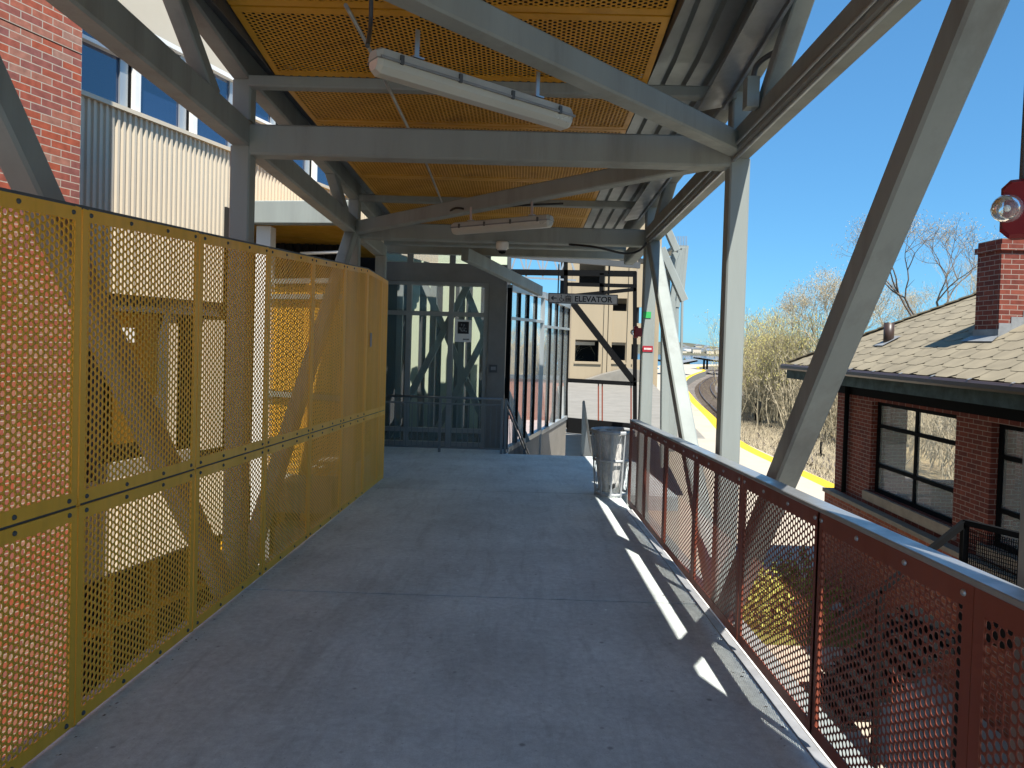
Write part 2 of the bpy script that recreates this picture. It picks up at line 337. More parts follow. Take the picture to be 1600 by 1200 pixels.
# ------------------------------------------------------------------ perforated sheet
def perf(name, m, cw, ch, rows_of, ncols, n=8, rad=.0125, t=.003, back=True, axis='x', shear=0.0, a_off=.02, b_off=.02, stagger=True):
    """sheet of rectangular cells each with a round hole; rows_of(col)->(start,count); axis x: plane YZ, axis z: plane XY"""
    corner = math.atan2(ch/2, cw/2)
    q = [0, corner, math.pi/2] if n == 8 else [0, corner*.5, corner, (corner+math.pi/2)/2, math.pi/2]
    ang = q[:-1]+[math.pi-a for a in q[::-1]][:-1]+[math.pi+a for a in q[:-1]]+[2*math.pi-a for a in q[::-1]][:-1]
    ang = np.array(ang); N = len(ang); c, s_ = np.cos(ang), np.sin(ang)
    k = np.minimum(cw/2/np.maximum(abs(c), 1e-9), ch/2/np.maximum(abs(s_), 1e-9))
    out = np.stack([c*k, s_*k], 1); inn = np.stack([c*rad, s_*rad], 1)
    layers = [(out, -t/2), (inn, -t/2), (inn, t/2)]+([(out, t/2)] if back else [])
    tv = np.concatenate([np.concatenate([a, np.full((N, 1), d)], 1) for a, d in layers])
    tf = []
    for j in range(N):
        j2 = (j+1) % N
        tf += [(j, j2, N+j2, N+j), (N+j, N+j2, 2*N+j2, 2*N+j)]
        if back: tf.append((2*N+j, 2*N+j2, 3*N+j2, 3*N+j))
    tf = np.array(tf)
    cen = []
    for i in range(ncols):
        st, cnt = rows_of(i)
        if cnt > 0: cen.append(np.stack([np.full(cnt, a_off+cw*(i+.5)), st+ch*(np.arange(cnt)+.5)], 1))
    cen = np.concatenate(cen); K = len(cen); nv = len(tv)
    V = np.empty((K, nv, 3)); V[:, :, 0] = tv[None, :, 0]+cen[:, None, 0]; V[:, :, 1] = tv[None, :, 1]+cen[:, None, 1]; V[:, :, 2] = tv[None, :, 2]
    V = V.reshape(-1, 3)
    F = (tf[None]+(np.arange(K)*nv)[:, None, None]).reshape(-1, 4)
    if axis == 'x': X = np.stack([V[:, 2], V[:, 0], V[:, 1]-shear*V[:, 0]], 1)
    else: X = V
    me = bpy.data.meshes.new(name); me.vertices.add(len(X)); me.vertices.foreach_set('co', X.ravel())
    me.loops.add(F.size); me.loops.foreach_set('vertex_index', F.ravel().astype(np.int32))
    me.polygons.add(len(F)); me.polygons.foreach_set('loop_start', np.arange(0, F.size, 4, dtype=np.int32))
    me.materials.append(MT[m]); me.update(); return me

# ------------------------------------------------------------------ ground and setting
PZ = -3.0
def smooth(pts, n=8):
    out = []
    for i in range(len(pts)-1):
        p0 = pts[max(i-1, 0)]; p1 = pts[i]; p2 = pts[i+1]; p3 = pts[min(i+2, len(pts)-1)]
        for k in range(n):
            t = k/n; out.append(tuple(.5*((2*b)+(c-a)*t+(2*a-5*b+4*c-d)*t*t+(-a+3*b-3*c+d)*t**3) for a, b, c, d in zip(p0, p1, p2, p3)))
    out.append(pts[-1]); return out
edge = [(11.2, -60), (11.2, -10), (11.2, 10)]+[tuple(atz(u, v, PZ)[:2]) for u, v in ((1305, 757), (1160, 690), (1115, 650), (1085, 622), (1072, 602), (1078, 590), (1102, 580), (1140, 571.5))]
edge.append((edge[-1][0]+90, edge[-1][1]+60))
edge = smooth(edge)
def offset(path, d):
    r = []
    for i, p in enumerate(path):
        a = path[max(i-1, 0)]; b = path[min(i+1, len(path)-1)]; tx, ty = b[0]-a[0], b[1]-a[1]; l = math.hypot(tx, ty) or 1
        r.append((p[0]+ty/l*d, p[1]-tx/l*d))
    return r
def strip(path, d0, d1, z0, z1=None):
    z1 = z0 if z1 is None else z1; A = offset(path, d0); B = offset(path, d1); n = len(path)
    return MB().add([(x, y, z0) for x, y in A]+[(x, y, z1) for x, y in B], [(i, i+1, n+i+1, n+i) for i in range(n-1)])
structure(MB().add([(-1500, -300, -5.6), (1500, -300, -5.6), (1500, 420, -5.6), (75, 270, -5.6), (40, 195, -5.6), (-1500, 185, -5.6)], [(0, 1, 2, 3, 4, 5)]).build('ground', 'earth'))
# platform slab with its face to the track
pl = strip(edge, -9, -.60, PZ); pl.v += []; structure(pl.build('platform', 'paving'))
structure(strip(edge, -.60, 0, PZ).build('platform_edge', 'yellow'))
structure(strip(edge, 0, 0.001, PZ-.004, -5.6).build('platform_side_wall', 'conc'))
structure(strip(edge, .01, 7.5, -4.0).build('track_bed', 'gravel'))
structure(strip(edge, 7.5, 26, -3.95, -3.3).build('bank', 'drygrass'))
structure(strip(edge, 26, 48, -3.3, -3.0).build('field', 'drygrass'))
tr = thing('railway_track', 'curving railway track on brown ballast below the platform edge', 'railway track', (edge[24][0]+2.4, edge[24][1], -4))
for d in (1.7, 3.15):
    A = offset(edge, d-.035); B = offset(edge, d+.035); n = len(edge); m = MB()
    m.add([(x, y, -3.80) for x, y in A]+[(x, y, -3.80) for x, y in B]+[(x, y, -3.98) for x, y in A]+[(x, y, -3.98) for x, y in B],
          [f for i in range(n-1) for f in ((i, i+1, n+i+1, n+i), (i, i+1, 2*n+i+1, 2*n+i), (n+i, n+i+1, 3*n+i+1, 3*n+i))])
    m.build('running_rail', 'rail', tr)
m = MB(); dist = 0
C1 = offset(edge, 1.1); C2 = offset(edge, 3.75)
for i in range(len(edge)-1):
    seg = math.dist(edge[i], edge[i+1]); k = int(seg/.75)
    if edge[i][1] < 8 or edge[i][1] > 140: continue
    for j in range(k):
        t = j/k; a = [C1[i][q]+(C1[i+1][q]-C1[i][q])*t for q in (0, 1)]; b = [C2[i][q]+(C2[i+1][q]-C2[i][q])*t for q in (0, 1)]
        m.bar((*a, -3.99), (*b, -3.99), .22, .06)
so_ = m.build('sleepers', 'tie', tr); so_['kind'] = 'stuff'
# paving between the bridge and the old station, planting strip, left street
structure(MB().box(-2.4, 11.15, 13.3, 60, -5.7, PZ-.008).build('plaza', 'pave2'))
structure(MB().box(-2.4, 6.0, 13.1, 13.295, -5.7, PZ+.06).build('retaining_wall', 'brickpave'))
structure(MB().box(1.5, 5.9, 13.08, 13.3, PZ+.061, PZ+.13).build('wall_coping', 'white'))
structure(MB().box(1.9, 6.0, -40, 13.05, -5.7, -5.3).build('lower_path', 'brickpave'))
structure(MB().box(-60, -2.41, -60, 120, -5.7, -5.2).build('pavement', 'conc'))
sh = edge_far = None
structure(MB().quad((-3000, 120, -9.5), (3000, 120, -9.5), (3000, 2600, -9.5), (-3000, 2600, -9.5)).build('water', 'water'))
# far shore hill
m = MB(); nx, ny = 90, 10; rh = random.Random(3); hh = [0]*(nx+1)
for i in range(nx+1): hh[i] = 9+4*math.sin(i*.33)+3*math.sin(i*.9+1)+rh.uniform(-1, 1)
vs = []
for j in range(ny+1):
    for i in range(nx+1):
        t = j/ny; vs.append((-700+i*22, 905+t*260, -10+(hh[i]+2.0)*math.sin(t*math.pi*.5)**.8+rh.uniform(-.6, .6)*(t > 0)))
m.add(vs, [(j*(nx+1)+i, j*(nx+1)+i+1, (j+1)*(nx+1)+i+1, (j+1)*(nx+1)+i) for j in range(ny) for i in range(nx)])
structure(m.build('hill', 'hill'))

# ------------------------------------------------------------------ walkway floor
XL, XR = -1.975, 1.36
m = MB()
for y0, y1 in ((-4, -.63), (-.61, 5.35), (5.372, 9.985), (10.005, 14.38)):
    m.box(-2.02 if y0 < 9.9 else -2.9, 1.395 if y0 < 9 else 2.2, y0, y1, -.2, 0)
m.box(-2.9, -.2, 14.38, 15.2, -.2, 0)
structure(m.build('walkway_floor', 'floor', ramp=True))
structure(MB().box(-1.79, 1.39, -4, 14.3, -.26, -.205).build('walkway_floor_base', 'joint', ramp=True))
# rail upstand: thin steel plate along the right edge
# ------------------------------------------------------------------ left perforated fence
fence = thing('perforated_fence', 'tall gold perforated metal fence in two rows of panels', 'fence', (XL, 3.27, -RAMP*3.27))
bolt_me = None
def bolt_mesh(m_):
    b = MB(); b.lathe([(.011, 0), (.0105, .004), (.007, .008), (.0, .0095)], n=10, axis='x'); o = b.build('bolt', m_); me = o.data; bpy.data.objects.remove(o); return me
BOLT_D = bolt_mesh('steel_dark'); BOLT_L = bolt_mesh('galv')
def add_bolt(parent, me, x, y, z, flip=False):
    o = bpy.data.objects.new('bolt', me); COL.objects.link(o); o.parent = parent; o.location = (x, y, z)
    if flip: o.rotation_euler = (0, 0, math.pi)
def topL(y): return min(2.345+.0895*(y-3.27), 2.905)
seams = [-.41, .82, 2.045, 3.27, 4.47, 5.70, 6.93, 8.17, 9.37, 10.34, 10.80]
PITCH_, CS = .0365, .0316
def gold_panel(y0, y1, h0, hA, hB, near):
    W = y1-y0-.012; nc = int((W-.03)/CS)
    def rows(i):
        st = .022+(PITCH_/2 if i % 2 else 0); top = hA+(hB-hA)*(i+.5)/nc-h0-.022
        return st, int((top-st)/PITCH_)
    me = perf('fence_panel', 'gold', CS, PITCH_, rows, nc, n=16 if near else 8, rad=.0132, t=.003, shear=RAMP, a_off=(W-nc*CS)/2)
    return me, W
def frame_bars(p, W, hA, hB, ramp_sh, mname, t=.0075, bw=.058, extra=None):
    m = MB()
    def Q(y, z): return z-ramp_sh*y
    def pr(poly): m.prism([(y, Q(y, z)) for y, z in poly], -t/2, t/2, 'x')
    pr([(0, 0), (bw*.75, 0), (bw*.75, hA), (0, hA)]); pr([(W-bw*.75, 0), (W, 0), (W, hB), (W-bw*.75, hB)])
    e = bw*.75; hl = hA+(hB-hA)*e/W; hr = hA+(hB-hA)*(W-e)/W
    pr([(e, 0), (W-e, 0), (W-e, bw), (e, bw)]); pr([(e, hl-bw), (W-e, hr-bw), (W-e, hr), (e, hl)])
    return m
low_me = {}
for i in range(len(seams)-1):
    y0, y1 = seams[i], seams[i+1]; near = y0 < 5
    for row in (0, 1):
        h0 = .012 if row == 0 else 1.018
        hA, hB = (1.006, 1.006) if row == 0 else (topL(y0), topL(y1))
        key = (row, round(y1-y0, 2), near) if row == 0 else None
        if key in low_me: me, W = low_me[key]
        else:
            me, W = gold_panel(y0, y1, h0, hA, hB, near)
            if key: low_me[key] = (me, W)
        o = bpy.data.objects.new('fence_panel', me); COL.objects.link(o); o.parent = fence
        o.location = Vector((XL, y0+.006, h0-RAMP*(y0+.006)))-fence.location
        fr = frame_bars(o, W, hA-h0, hB-h0, RAMP, 'gold').build('panel_border', 'gold', o, local=True)
        if 1.5 < y0 < 9:
            for ty in (.05, .34, .66, .95):
                yy = W*ty
                add_bolt(o, BOLT_D, .004, yy, .026-RAMP*yy)
                add_bolt(o, BOLT_D, .004, yy, (hA-h0)+(hB-hA)*ty-.026-RAMP*yy)
# fence frame behind the sheets
for y in seams: MB().bar((XL-.015, y+.018, -.1), (XL-.015, y+.018, topL(y)-.01), .02, .03, (0, 1, 0)).build('fence_post', 'gold', fence, ramp=True)
m = MB()
m.bar((XL-.022, seams[0], 1.012), (XL-.022, seams[-1], 1.012), .03, .05)
m.build('middle_rail', 'steel_dark', fence, ramp=True)
m = MB()
for a, b in zip(seams[:-1], seams[1:]): m.bar((XL-.02, a, topL(a)+.004), (XL-.02, b, topL(b)+.004), .045, .018)
m.build('top_rail', 'steel_dark', fence, ramp=True)
m = MB().box(-.002, .002, -.05, .05, -.09, .09)
pl_ = m.build('label_plate', 'lead', fence, local=True); pl_.location = Vector((XL+.012, 9.6, 2.0-RAMP*9.6))-fence.location

# ------------------------------------------------------------------ right perforated railing
railing = thing('perforated_railing', 'low red-brown perforated metal railing with pale cap rail', 'railing', (XR, 3.29, -RAMP*3.29))
rs = [-2.45, -1.29, -.13, 1.03, 2.17, 3.285, 4.435, 5.61, 6.77, 7.875, 8.93]
RH0, RH1 = .075, 1.085
rme = {}
for y0, y1 in zip(rs[:-1], rs[1:]):
    W = y1-y0-.004; near = y0 < 4; nc = int((W-.03)/.0305)
    key = (round(W, 1), near)
    if key not in rme:
        H = RH1-RH0
        def rows(i): st = .02+(.0352/2 if i % 2 else 0); return st, int((H-.02-st)/.0352)
        rme[key] = (perf('railing_panel', 'rust', .0305, .0352, rows, nc, n=16 if near else 8, rad=.0132, t=.0018, shear=RAMP, a_off=(W-nc*.0305)/2), W)
    me, W = rme[key]
    o = bpy.data.objects.new('railing_panel', me); COL.objects.link(o); o.parent = railing
    o.location = Vector((XR, y0+.002, RH0-RAMP*(y0+.002)))-railing.location
    m = MB(); t = .0075; H = RH1-RH0; bw = .072
    def pr(poly): m.prism([(y, z-RAMP*y) for y, z in poly], -t/2, t/2, 'x')
    pr([(0, 0), (.05, 0), (.05, H), (0, H)]); pr([(W-.05, 0), (W, 0), (W, H), (W-.05, H)])
    pr([(.05, 0), (W-.05, 0), (W-.05, .06), (.05, .06)]); pr([(.05, H-bw), (W-.05, H-bw), (W-.05, H), (.05, H)])
    m.build('panel_border', 'rust', o, local=True)
    if 1.5 < y0:
        for ty in (.04, .34, .66, .96): add_bolt(o, BOLT_L, -.004, W*ty, H-.032-RAMP*W*ty, True)
for y in rs: MB().bar((XR+.015, y+.012, RH0+.003), (XR+.015, y+.012, RH1), .02, .032, (0, 1, 0)).build('railing_post', 'rust', railing, ramp=True)
MB().bar((XR+.035, rs[0], 1.098), (XR+.035, rs[-1], 1.098), .095, .022, bev=.004).build('cap_rail', 'galv', railing, ramp=True)
MB().box(1.345, 1.40, rs[0], rs[-1], .0005, .005).build('kerb_plate', 'kerb', railing, ramp=True)
MB().box(1.401, 1.412, rs[0], rs[-1], -.15, .009).build('kerb_lit_edge', 'white', railing, ramp=True)  # white colour stands in for sun catching the edge

# ------------------------------------------------------------------ trusses
LX0, LX1 = -2.245, -2.105      # left truss plane
RX0, RX1 = 1.535, 1.685        # right truss plane
YC = (2.185, 5.66, 9.42)        # column lines
CH = (3.315, 3.515)            # chord bottom / top
def eave_h(y): return 3.77+(.012*(9.4-y) if y > 5.6 else .012*3.8+.115*(5.6-y))
def truss(name, label, x0, x1, extra):
    xc = (x0+x1)/2; wd = x1-x0
    t = thing(name, label, 'truss', (xc, 5.66, -RAMP*5.66-.3))
    for y in YC: MB().bar((xc, y, -.35), (xc, y, CH[0]), .152, wd, (0, 1, 0), bev=.012).build('column', 'steel', t, ramp=True)
    for y in YC: MB().bar((xc, y, CH[1]), (xc, y, eave_h(y)), .14, wd*.92, (0, 1, 0), bev=.012).build('upper_post', 'steel', t, ramp=True)
    MB().bar((xc, -3, (CH[0]+CH[1])/2), (xc, 11.3, (CH[0]+CH[1])/2), wd, CH[1]-CH[0], bev=.014).build('top_chord', 'steel', t, ramp=True)
    MB().bar((xc, -3, -.22), (xc, 14.2, -.22), wd, .25, bev=.014).build('bottom_chord', 'steel', t, ramp=True)
    for (ya, ha, yb, hb) in ((5.52, -.1, 2.42, 3.36), (5.80, -.1, 9.30, 3.36), (-1.2, -.1, 2.18, 3.36)):
        MB().bar((xc, ya, ha), (xc, yb, hb), wd*.94, .15, bev=.014).build('diagonal_brace', 'steel', t, ramp=True)
    pts = [(-3., eave_h(-3.)), (5.6, eave_h(5.6)), (9.6, eave_h(9.6)), (11.4, eave_h(11.4))]
    for (a, ha), (b, hb) in zip(pts[:-1], pts[1:]):
        MB().bar((xc, a, ha+.1), (xc, b, hb+.1), wd, .2, bev=.014).build('eave_beam', 'steel', t, ramp=True)
    for a, b in ((5.05, 4.35), (8.85, 8.2)):
        MB().bar((xc, a, CH[1]-.02), (xc, b, eave_h(b)+.04), wd*.8, .11, bev=.01).build('knee_brace', 'steel', t, ramp=True)
    if x0 < 0: MB().bar((xc+.03, 11.1, -.35), (xc+.03, 11.1, CH[0]), .152, wd, (0, 1, 0), bev=.012).build('column', 'steel', t, ramp=True)
    return t
tl = truss('steel_truss', 'gray steel side truss standing behind the gold fence', LX0, LX1, None)
trr = truss('steel_truss', 'gray steel side truss standing along the red-brown railing', RX0, RX1, None)
# stickers on the far right column
for nm, lab, (uu, vv), wd, hd, mt in (('sticker', 'small red sticker with white strip on pale column', (1012, 545), .13, .075, 'red_sticker'), ('sticker', 'small green sticker near the top of pale column', (1011, 492), .10, .08, 'green_sticker')):
    p = at(uu, vv, 9.34); m = MB().box(p.x-wd/2, p.x+wd/2, 9.337, 9.3405, p.z-hd/2, p.z+hd/2); o = m.build(nm, mt); tag(o, lab, 'sticker')
    if mt == 'red_sticker':
        m = MB()
        for k in range(6): m.box(p.x-.045+k*.016, p.x-.035+k*.016, 9.334, 9.3365, p.z-.012, p.z+.012)
        m.build('white_lettering', 'white', o)

# ------------------------------------------------------------------ canopy
can = thing('canopy_roof', 'canopy of gray beams, gold perforated ceiling and ribbed metal deck', 'canopy', (0, 5.66, 3.6))
def ceil_h(y): return 3.83 if y > 5.6 else 3.83+.105*(5.6-y)
for y, hb, ht in ((2.30, 3.28, 3.50), (5.60, 3.255, 3.485), (9.42, 3.29, 3.50), (11.1, 3.50, 3.70)):
    MB().bar((LX1, y+.07, (hb+ht)/2), (RX0, y+.07, (hb+ht)/2), .15, ht-hb, bev=.014).build('cross_beam', 'steel', can, ramp=True)
for a, b in (((LX1-.02, 1.75), (RX0+.02, 5.52)), ((RX0+.02, 5.80), (LX1-.02, 9.3)), ((RX0, 2.2), (LX1, -1.2))):
    MB().bar((a[0], a[1], 3.395), (b[0], b[1], 3.395), .13, .15, bev=.012).build('plan_brace', 'steel', can, ramp=True)
for y in (-1.5, 1.85, 5.6, 9.4, 11.4):
    h = ceil_h(y)-.035
    MB().bar((LX1, y, h), (RX0+.02, y, h), .10, .085, bev=.01).build('purlin', 'steel', can, ramp=True)
CX0, CX1 = -1.90, .88
cs = [-1.5, -.53, .42, 1.37, 1.85, 2.80, 3.75, 4.68, 5.555, 5.645, 6.57, 7.5, 8.43, 9.35, 9.45, 10.4, 11.35, 12.3, 13.1]
CP = (.0365, .0318)
ceil_me = {}
for y0, y1 in zip(cs[:-1], cs[1:]):
    D = y1-y0-.01
    if D < .2: continue
    near = 1.5 < y0 < 5.5; key = (round(D, 1), near)
    if key not in ceil_me:
        nc = int((CX1-CX0-.05)/CP[1])
        def rows(i): st = .02+(CP[0]/2 if i % 2 else 0); return st, int((D-.02-st)/CP[0])
        # cells: a runs along X, b along Y
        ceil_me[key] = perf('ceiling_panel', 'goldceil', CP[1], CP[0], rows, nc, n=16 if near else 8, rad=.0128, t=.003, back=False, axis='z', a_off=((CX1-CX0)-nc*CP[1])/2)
    o = bpy.data.objects.new('ceiling_panel', ceil_me[key]); COL.objects.link(o); o.parent = can
    ha, hb = ceil_h(y0), ceil_h(y1)
    sl_ = ((hb-ha)/(y1-y0)-RAMP)
    o.location = Vector((CX0, y0+.005, ha-RAMP*y0))-can.location; o.rotation_euler = (math.atan(sl_), 0, 0)
    m = MB(); t = .007; Wc = CX1-CX0
    m.box(0, Wc, 0, .06, -t/2, t/2); m.box(0, Wc, D-.06, D, -t/2, t/2); m.box(0, .045, .06, D-.06, -t/2, t/2); m.box(Wc-.045, Wc, .06, D-.06, -t/2, t/2)
    m.box(0, Wc, 0, .004, t/2, .03); m.box(0, Wc, D-.004, D, t/2, .03)
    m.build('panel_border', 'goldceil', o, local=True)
for a, b in ((-3, 5.55), (5.65, 12.6)):
    m = MB(); m.hexa([(CX0, a, ceil_h(a)+.075), (CX1, a, ceil_h(a)+.075), (CX1, b, ceil_h(b)+.075), (CX0, b, ceil_h(b)+.075), (CX0, a, ceil_h(a)+.09), (CX1, a, ceil_h(a)+.09), (CX1, b, ceil_h(b)+.09), (CX0, b, ceil_h(b)+.09)]); m.build('ceiling_shade_sheet', 'void', can, ramp=True)  # near-black sheet stands in for shade above the ceiling holes
# ribbed steel deck above everything
def deck_prof(x0, x1):
    P = []; x = x0
    while x < x1-.01:
        P += [(x, 0), (x+.105, 0), (x+.12, .055), (x+.155, .055)]; x += .17
    P.append((x, 0)); return P
Pf = deck_prof(-2.30, 1.74); ys = [-3, 5.6, 9.6, 12.7]; n = len(Pf); vs = []
for y in ys: vs += [(x, y, eave_h(y)+.205+d) for x, d in Pf]
MB().add(vs, [(j*n+i, j*n+i+1, (j+1)*n+i+1, (j+1)*n+i) for j in range(len(ys)-1) for i in range(n-1)]).build('roof_deck', 'deck', can, ramp=True)
m = MB()
for a, b in zip(ys[:-1], ys[1:]):
    m.hexa([(-2.36, a, eave_h(a)+.29), (1.79, a, eave_h(a)+.29), (1.79, b, eave_h(b)+.29), (-2.36, b, eave_h(b)+.29), (-2.36, a, eave_h(a)+.32), (1.79, a, eave_h(a)+.32), (1.79, b, eave_h(b)+.32), (-2.36, b, eave_h(b)+.32)])
m.build('roof_sheet', 'deck', can, ramp=True)
MB().box(-2.36, 1.76, 12.72, 12.86, 3.62, 4.10).build('end_beam', 'steel', can, ramp=True)
# dark infill strip between ceiling and left eave
MB().box(-2.1, CX0-.02, -3, 12.6, 3.99, 4.0).build('closure_strip', 'steel_dark', can, ramp=True).hide_render = False
MB().box(CX1+.012, CX1+.016, -3, 5.6, 3.86, 4.02).build('light_stop_flange', 'steel_dark', can, ramp=True)  # side flanges added to keep light out above the ceiling
MB().box(CX0-.016, CX0-.012, -3, 12.6, 3.84, 3.98).build('light_stop_flange', 'steel_dark', can, ramp=True)
MB().box(CX1+.012, CX1+.016, 5.6, 12.6, 3.84, 3.98).build('light_stop_flange', 'steel_dark', can, ramp=True)
# hanging trough plates
for a, b, ha, hb in ((2.35, 5.72, 4.02, 3.70), (7.7, 9.75, 3.68, 3.66)):
    m = MB(); x0, x1 = 1.30, 1.485
    m.hexa([(x0, a, ha), (x1, a, ha+.04), (x1, b, hb+.04), (x0, b, hb), (x0, a, ha+.012), (x1, a, ha+.052), (x1, b, hb+.052), (x0, b, hb+.012)])
    m.bar((x1+.02, a, ha+.05), (x1+.02, b, hb+.05), .02, .06)
    m.build('cable_trough', 'galv', can, ramp=True)

# ------------------------------------------------------------------ lights
def tube_light(label, a, b, hooks):
    a = Vector(a); b = Vector(b); mid = (a+b)/2; t = (b-a); L = t.length; ang = math.atan2(t.y, t.x)
    f = thing('tube_light', label, 'light', (mid.x, mid.y, mid.z), ang, 'tube lights under the canopy')
    f.rotation_euler = (0, -math.asin(t.z/L), ang)
    sec = lambda pr, x: [(x, y, z) for y, z in pr]
    up_ = [(-.075, .0), (-.06, .05), (-.03, .065), (.03, .065), (.06, .05), (.075, 0)]
    lo_ = [(-.068, -.006), (-.062, -.045), (-.035, -.078), (.035, -.078), (.062, -.045), (.068, -.006)]
    def loft(m, pr, xs, ks):
        k = len(pr); vs = []
        for x, s in zip(xs, ks): vs += [(x, y*s, z*s) for y, z in pr]
        m.add(vs, [(i*k+j, i*k+(j+1) % k, (i+1)*k+(j+1) % k, (i+1)*k+j) for i in range(len(xs)-1) for j in range(k)]+[tuple(range(k)), tuple(range((len(xs)-1)*k, len(xs)*k))])
    up_ = [(a*.86, b*.86) for a, b in up_]; lo_ = [(a*.86, b*.86) for a, b in lo_]
    h = L/2
    m = MB(); loft(m, up_, [-h, -h+.03, h-.03, h], [.7, 1, 1, .7]); m.build('housing', 'lampbody', f, local=True)
    m = MB(); loft(m, lo_, [-h+.005, -h+.03, h-.03, h-.005], [.75, 1, 1, .75]); m.build('lens', 'lamp', f, local=True)
    m = MB()
    for s in (-1, 1): m.box(-h+.01, h-.01, s*.068-.004, s*.068+.004, -.008, .004)
    m.build('gasket', 'lead', f, local=True)
    for k in range(4):
        x = -h+.12+k*(L-.24)/3
        m = MB()
        for s in (-1, 1): m.box(x-.009, x+.009, s*.064-.006+s*.004, s*.064+.006+s*.004, -.012, .03)
        m.build('clip', 'steel_dark', f, local=True)
    for x in (-h*.62, h*.62):
        m = MB(); m.box(x-.012, x+.012, -.003, .003, .066, .066+hooks); m.box(x-.03, x+.03, -.025, .025, .062, .07); m.build('hanger', 'galv', f, local=True)
    return f
def rp(u, v, h):
    """point of the picture at height h above the ramp"""
    d = ray(u, v); t = (h-EYE)/(d.z+RAMP*d.y); d = d*t; return Vector((d.x, d.y, EYE+d.z))
tube_light('long frosted tube light with cracked end cap, nearer of two under canopy', rp(582, 92, 3.12), rp(888, 186, 3.12), .14)
tube_light('smaller frosted tube light hung by far cross beam', rp(708, 357, 3.12), rp(862, 344, 3.12), .14)
# ceiling conduits
def cable(name, label, pts, r, m='galv', cat='conduit', grp=None, n=8):
    o = MB().tube(smooth([tuple(p) for p in pts], 6), r, n).build(name, m); return tag(o, label, cat, grp)
def RW(x, y, h): return (x, y, h-RAMP*y)
cable('conduit', 'thin straight gray conduit crossing above the gold ceiling light', [rp(540, 8, 3.66), rp(578, 78, 3.66), rp(637, 198, 3.66), rp(662, 246, 3.66), rp(690, 315, 3.66)], .012)
cable('power_cable', 'short dark flexible cable dropping to the near tube light', [rp(580, -10, 3.55), rp(579, 40, 3.40), rp(574, 72, 3.22)], .011, 'steel_dark', 'cable')
cable('power_cable', 'looped dark cable above the far tube light', [rp(640, 346, 3.42), rp(690, 338, 3.38), rp(712, 325, 3.36), rp(745, 330, 3.35), rp(800, 322, 3.35), rp(880, 318, 3.4)], .011, 'blackout', 'cable')
cable('conduit', 'long gray conduit strapped under the top chord beside the sky', [RW(RX0+.02, -1, CH[0]-.018), RW(RX0+.02, 5, CH[0]-.018), RW(RX0+.02, 9.2, CH[0]-.018)], .014)
cable('conduit', 'second thinner conduit on the inner face of the top chord', [RW(RX0-.014, -1, CH[0]+.05), RW(RX0-.014, 5.2, CH[0]+.05), RW(RX0-.014, 9.2, CH[0]+.05)], .011)
cable('power_cable', 'black cable sagging beneath the far beam to the column', [rp(890, 382, 3.28), rp(930, 386, 3.2), rp(975, 396, 3.15), rp(998, 392, 3.2), rp(1010, 380, 3.27)], .014, 'blackout', 'cable')
jb = thing('junction_box', 'small gray junction box with curved hose under the eave', 'junction box', RW(1.50, 4.9, 3.6))
p = Vector(RW(1.49, 4.95, 3.56)); MB().box(p.x-.05, p.x+.03, p.y-.05, p.y+.05, p.z-.1, p.z+.1).build('box_body', 'steel', jb)
MB().tube(smooth([(p.x, p.y, p.z+.1), (p.x+.01, p.y-.03, p.z+.17), (p.x+.05, p.y-.12, p.z+.2), (p.x+.12, p.y-.2, p.z+.22)]), .018, 8).build('hose', 'steel_dark', jb)
# dome camera
p = rp(785, 378, 3.29); p.y = 9.40
dc = thing('security_camera', 'white dome security camera under the far cross beam', 'security camera', p)
MB().lathe([(0, 0), (.075, 0), (.08, -.02), (.08, -.07), (.066, -.085)], p, 20).build('camera_housing', 'white', dc)
MB().lathe([(.064, -.085), (.058, -.115), (.036, -.145), (0, -.155)], p, 20).build('camera_dome', 'black', dc)
MB().lathe([(.080, -.071), (.082, -.085), (.066, -.092), (.055, -.12), (.052, -.12), (.06, -.09)], p, 20).build('dome_ring', 'white', dc)

# ------------------------------------------------------------------ fire strobes
def strobe(label, p, s=1.0, turn=0, ly=0.0):
    t = thing('fire_strobe', label, 'alarm strobe', p, turn)
    m = MB(); w_, d_, h_ = .115*s, .05*s, .15*s
    poly = [(-w_/2, -h_/2+.02*s), (-w_/2+.02*s, -h_/2), (w_/2-.02*s, -h_/2), (w_/2, -h_/2+.02*s), (w_/2, h_/2-.02*s), (w_/2-.02*s, h_/2), (-w_/2+.02*s, h_/2), (-w_/2, h_/2-.02*s)]
    n = len(poly)
    vs = [(0, a, b) for a, b in poly]+[(-d_*.75, a, b) for a, b in poly]+[(-d_, a*.85, b*.88) for a, b in poly]
    m.add(vs, [(k*n+i, k*n+(i+1) % n, (k+1)*n+(i+1) % n, (k+1)*n+i) for k in (0, 1) for i in range(n)]+[tuple(range(n)), tuple(range(2*n, 3*n))])
    m.build('strobe_body', 'red', t, local=True)
    m = MB(); m.lathe([(.036*s, -d_), (.036*s, -d_-.012*s), (.028*s, -d_-.028*s), (.014*s, -d_-.037*s), (0, -d_-.04*s)], (0, ly, 0), 16, 'x'); m.build('strobe_lens', 'lens', t, local=True)
    m = MB(); m.lathe([(.012*s, -d_-.002), (.012*s, -d_-.012*s), (0, -d_-.016*s)], (0, ly, 0), 10, 'x'); m.build('flash_tube', 'white', t, local=True)
    m = MB(); m.box(-.001, .05*s, -.045*s, .045*s, -.055*s, .055*s); m.build('back_box', 'red', t, local=True)
    return t
yq = 2.20; q = at(1603, 328, yq); strobe('red fire strobe with clear lens on the nearest column', (q.x+.012, yq, q.z), 1.15, .80, .045)
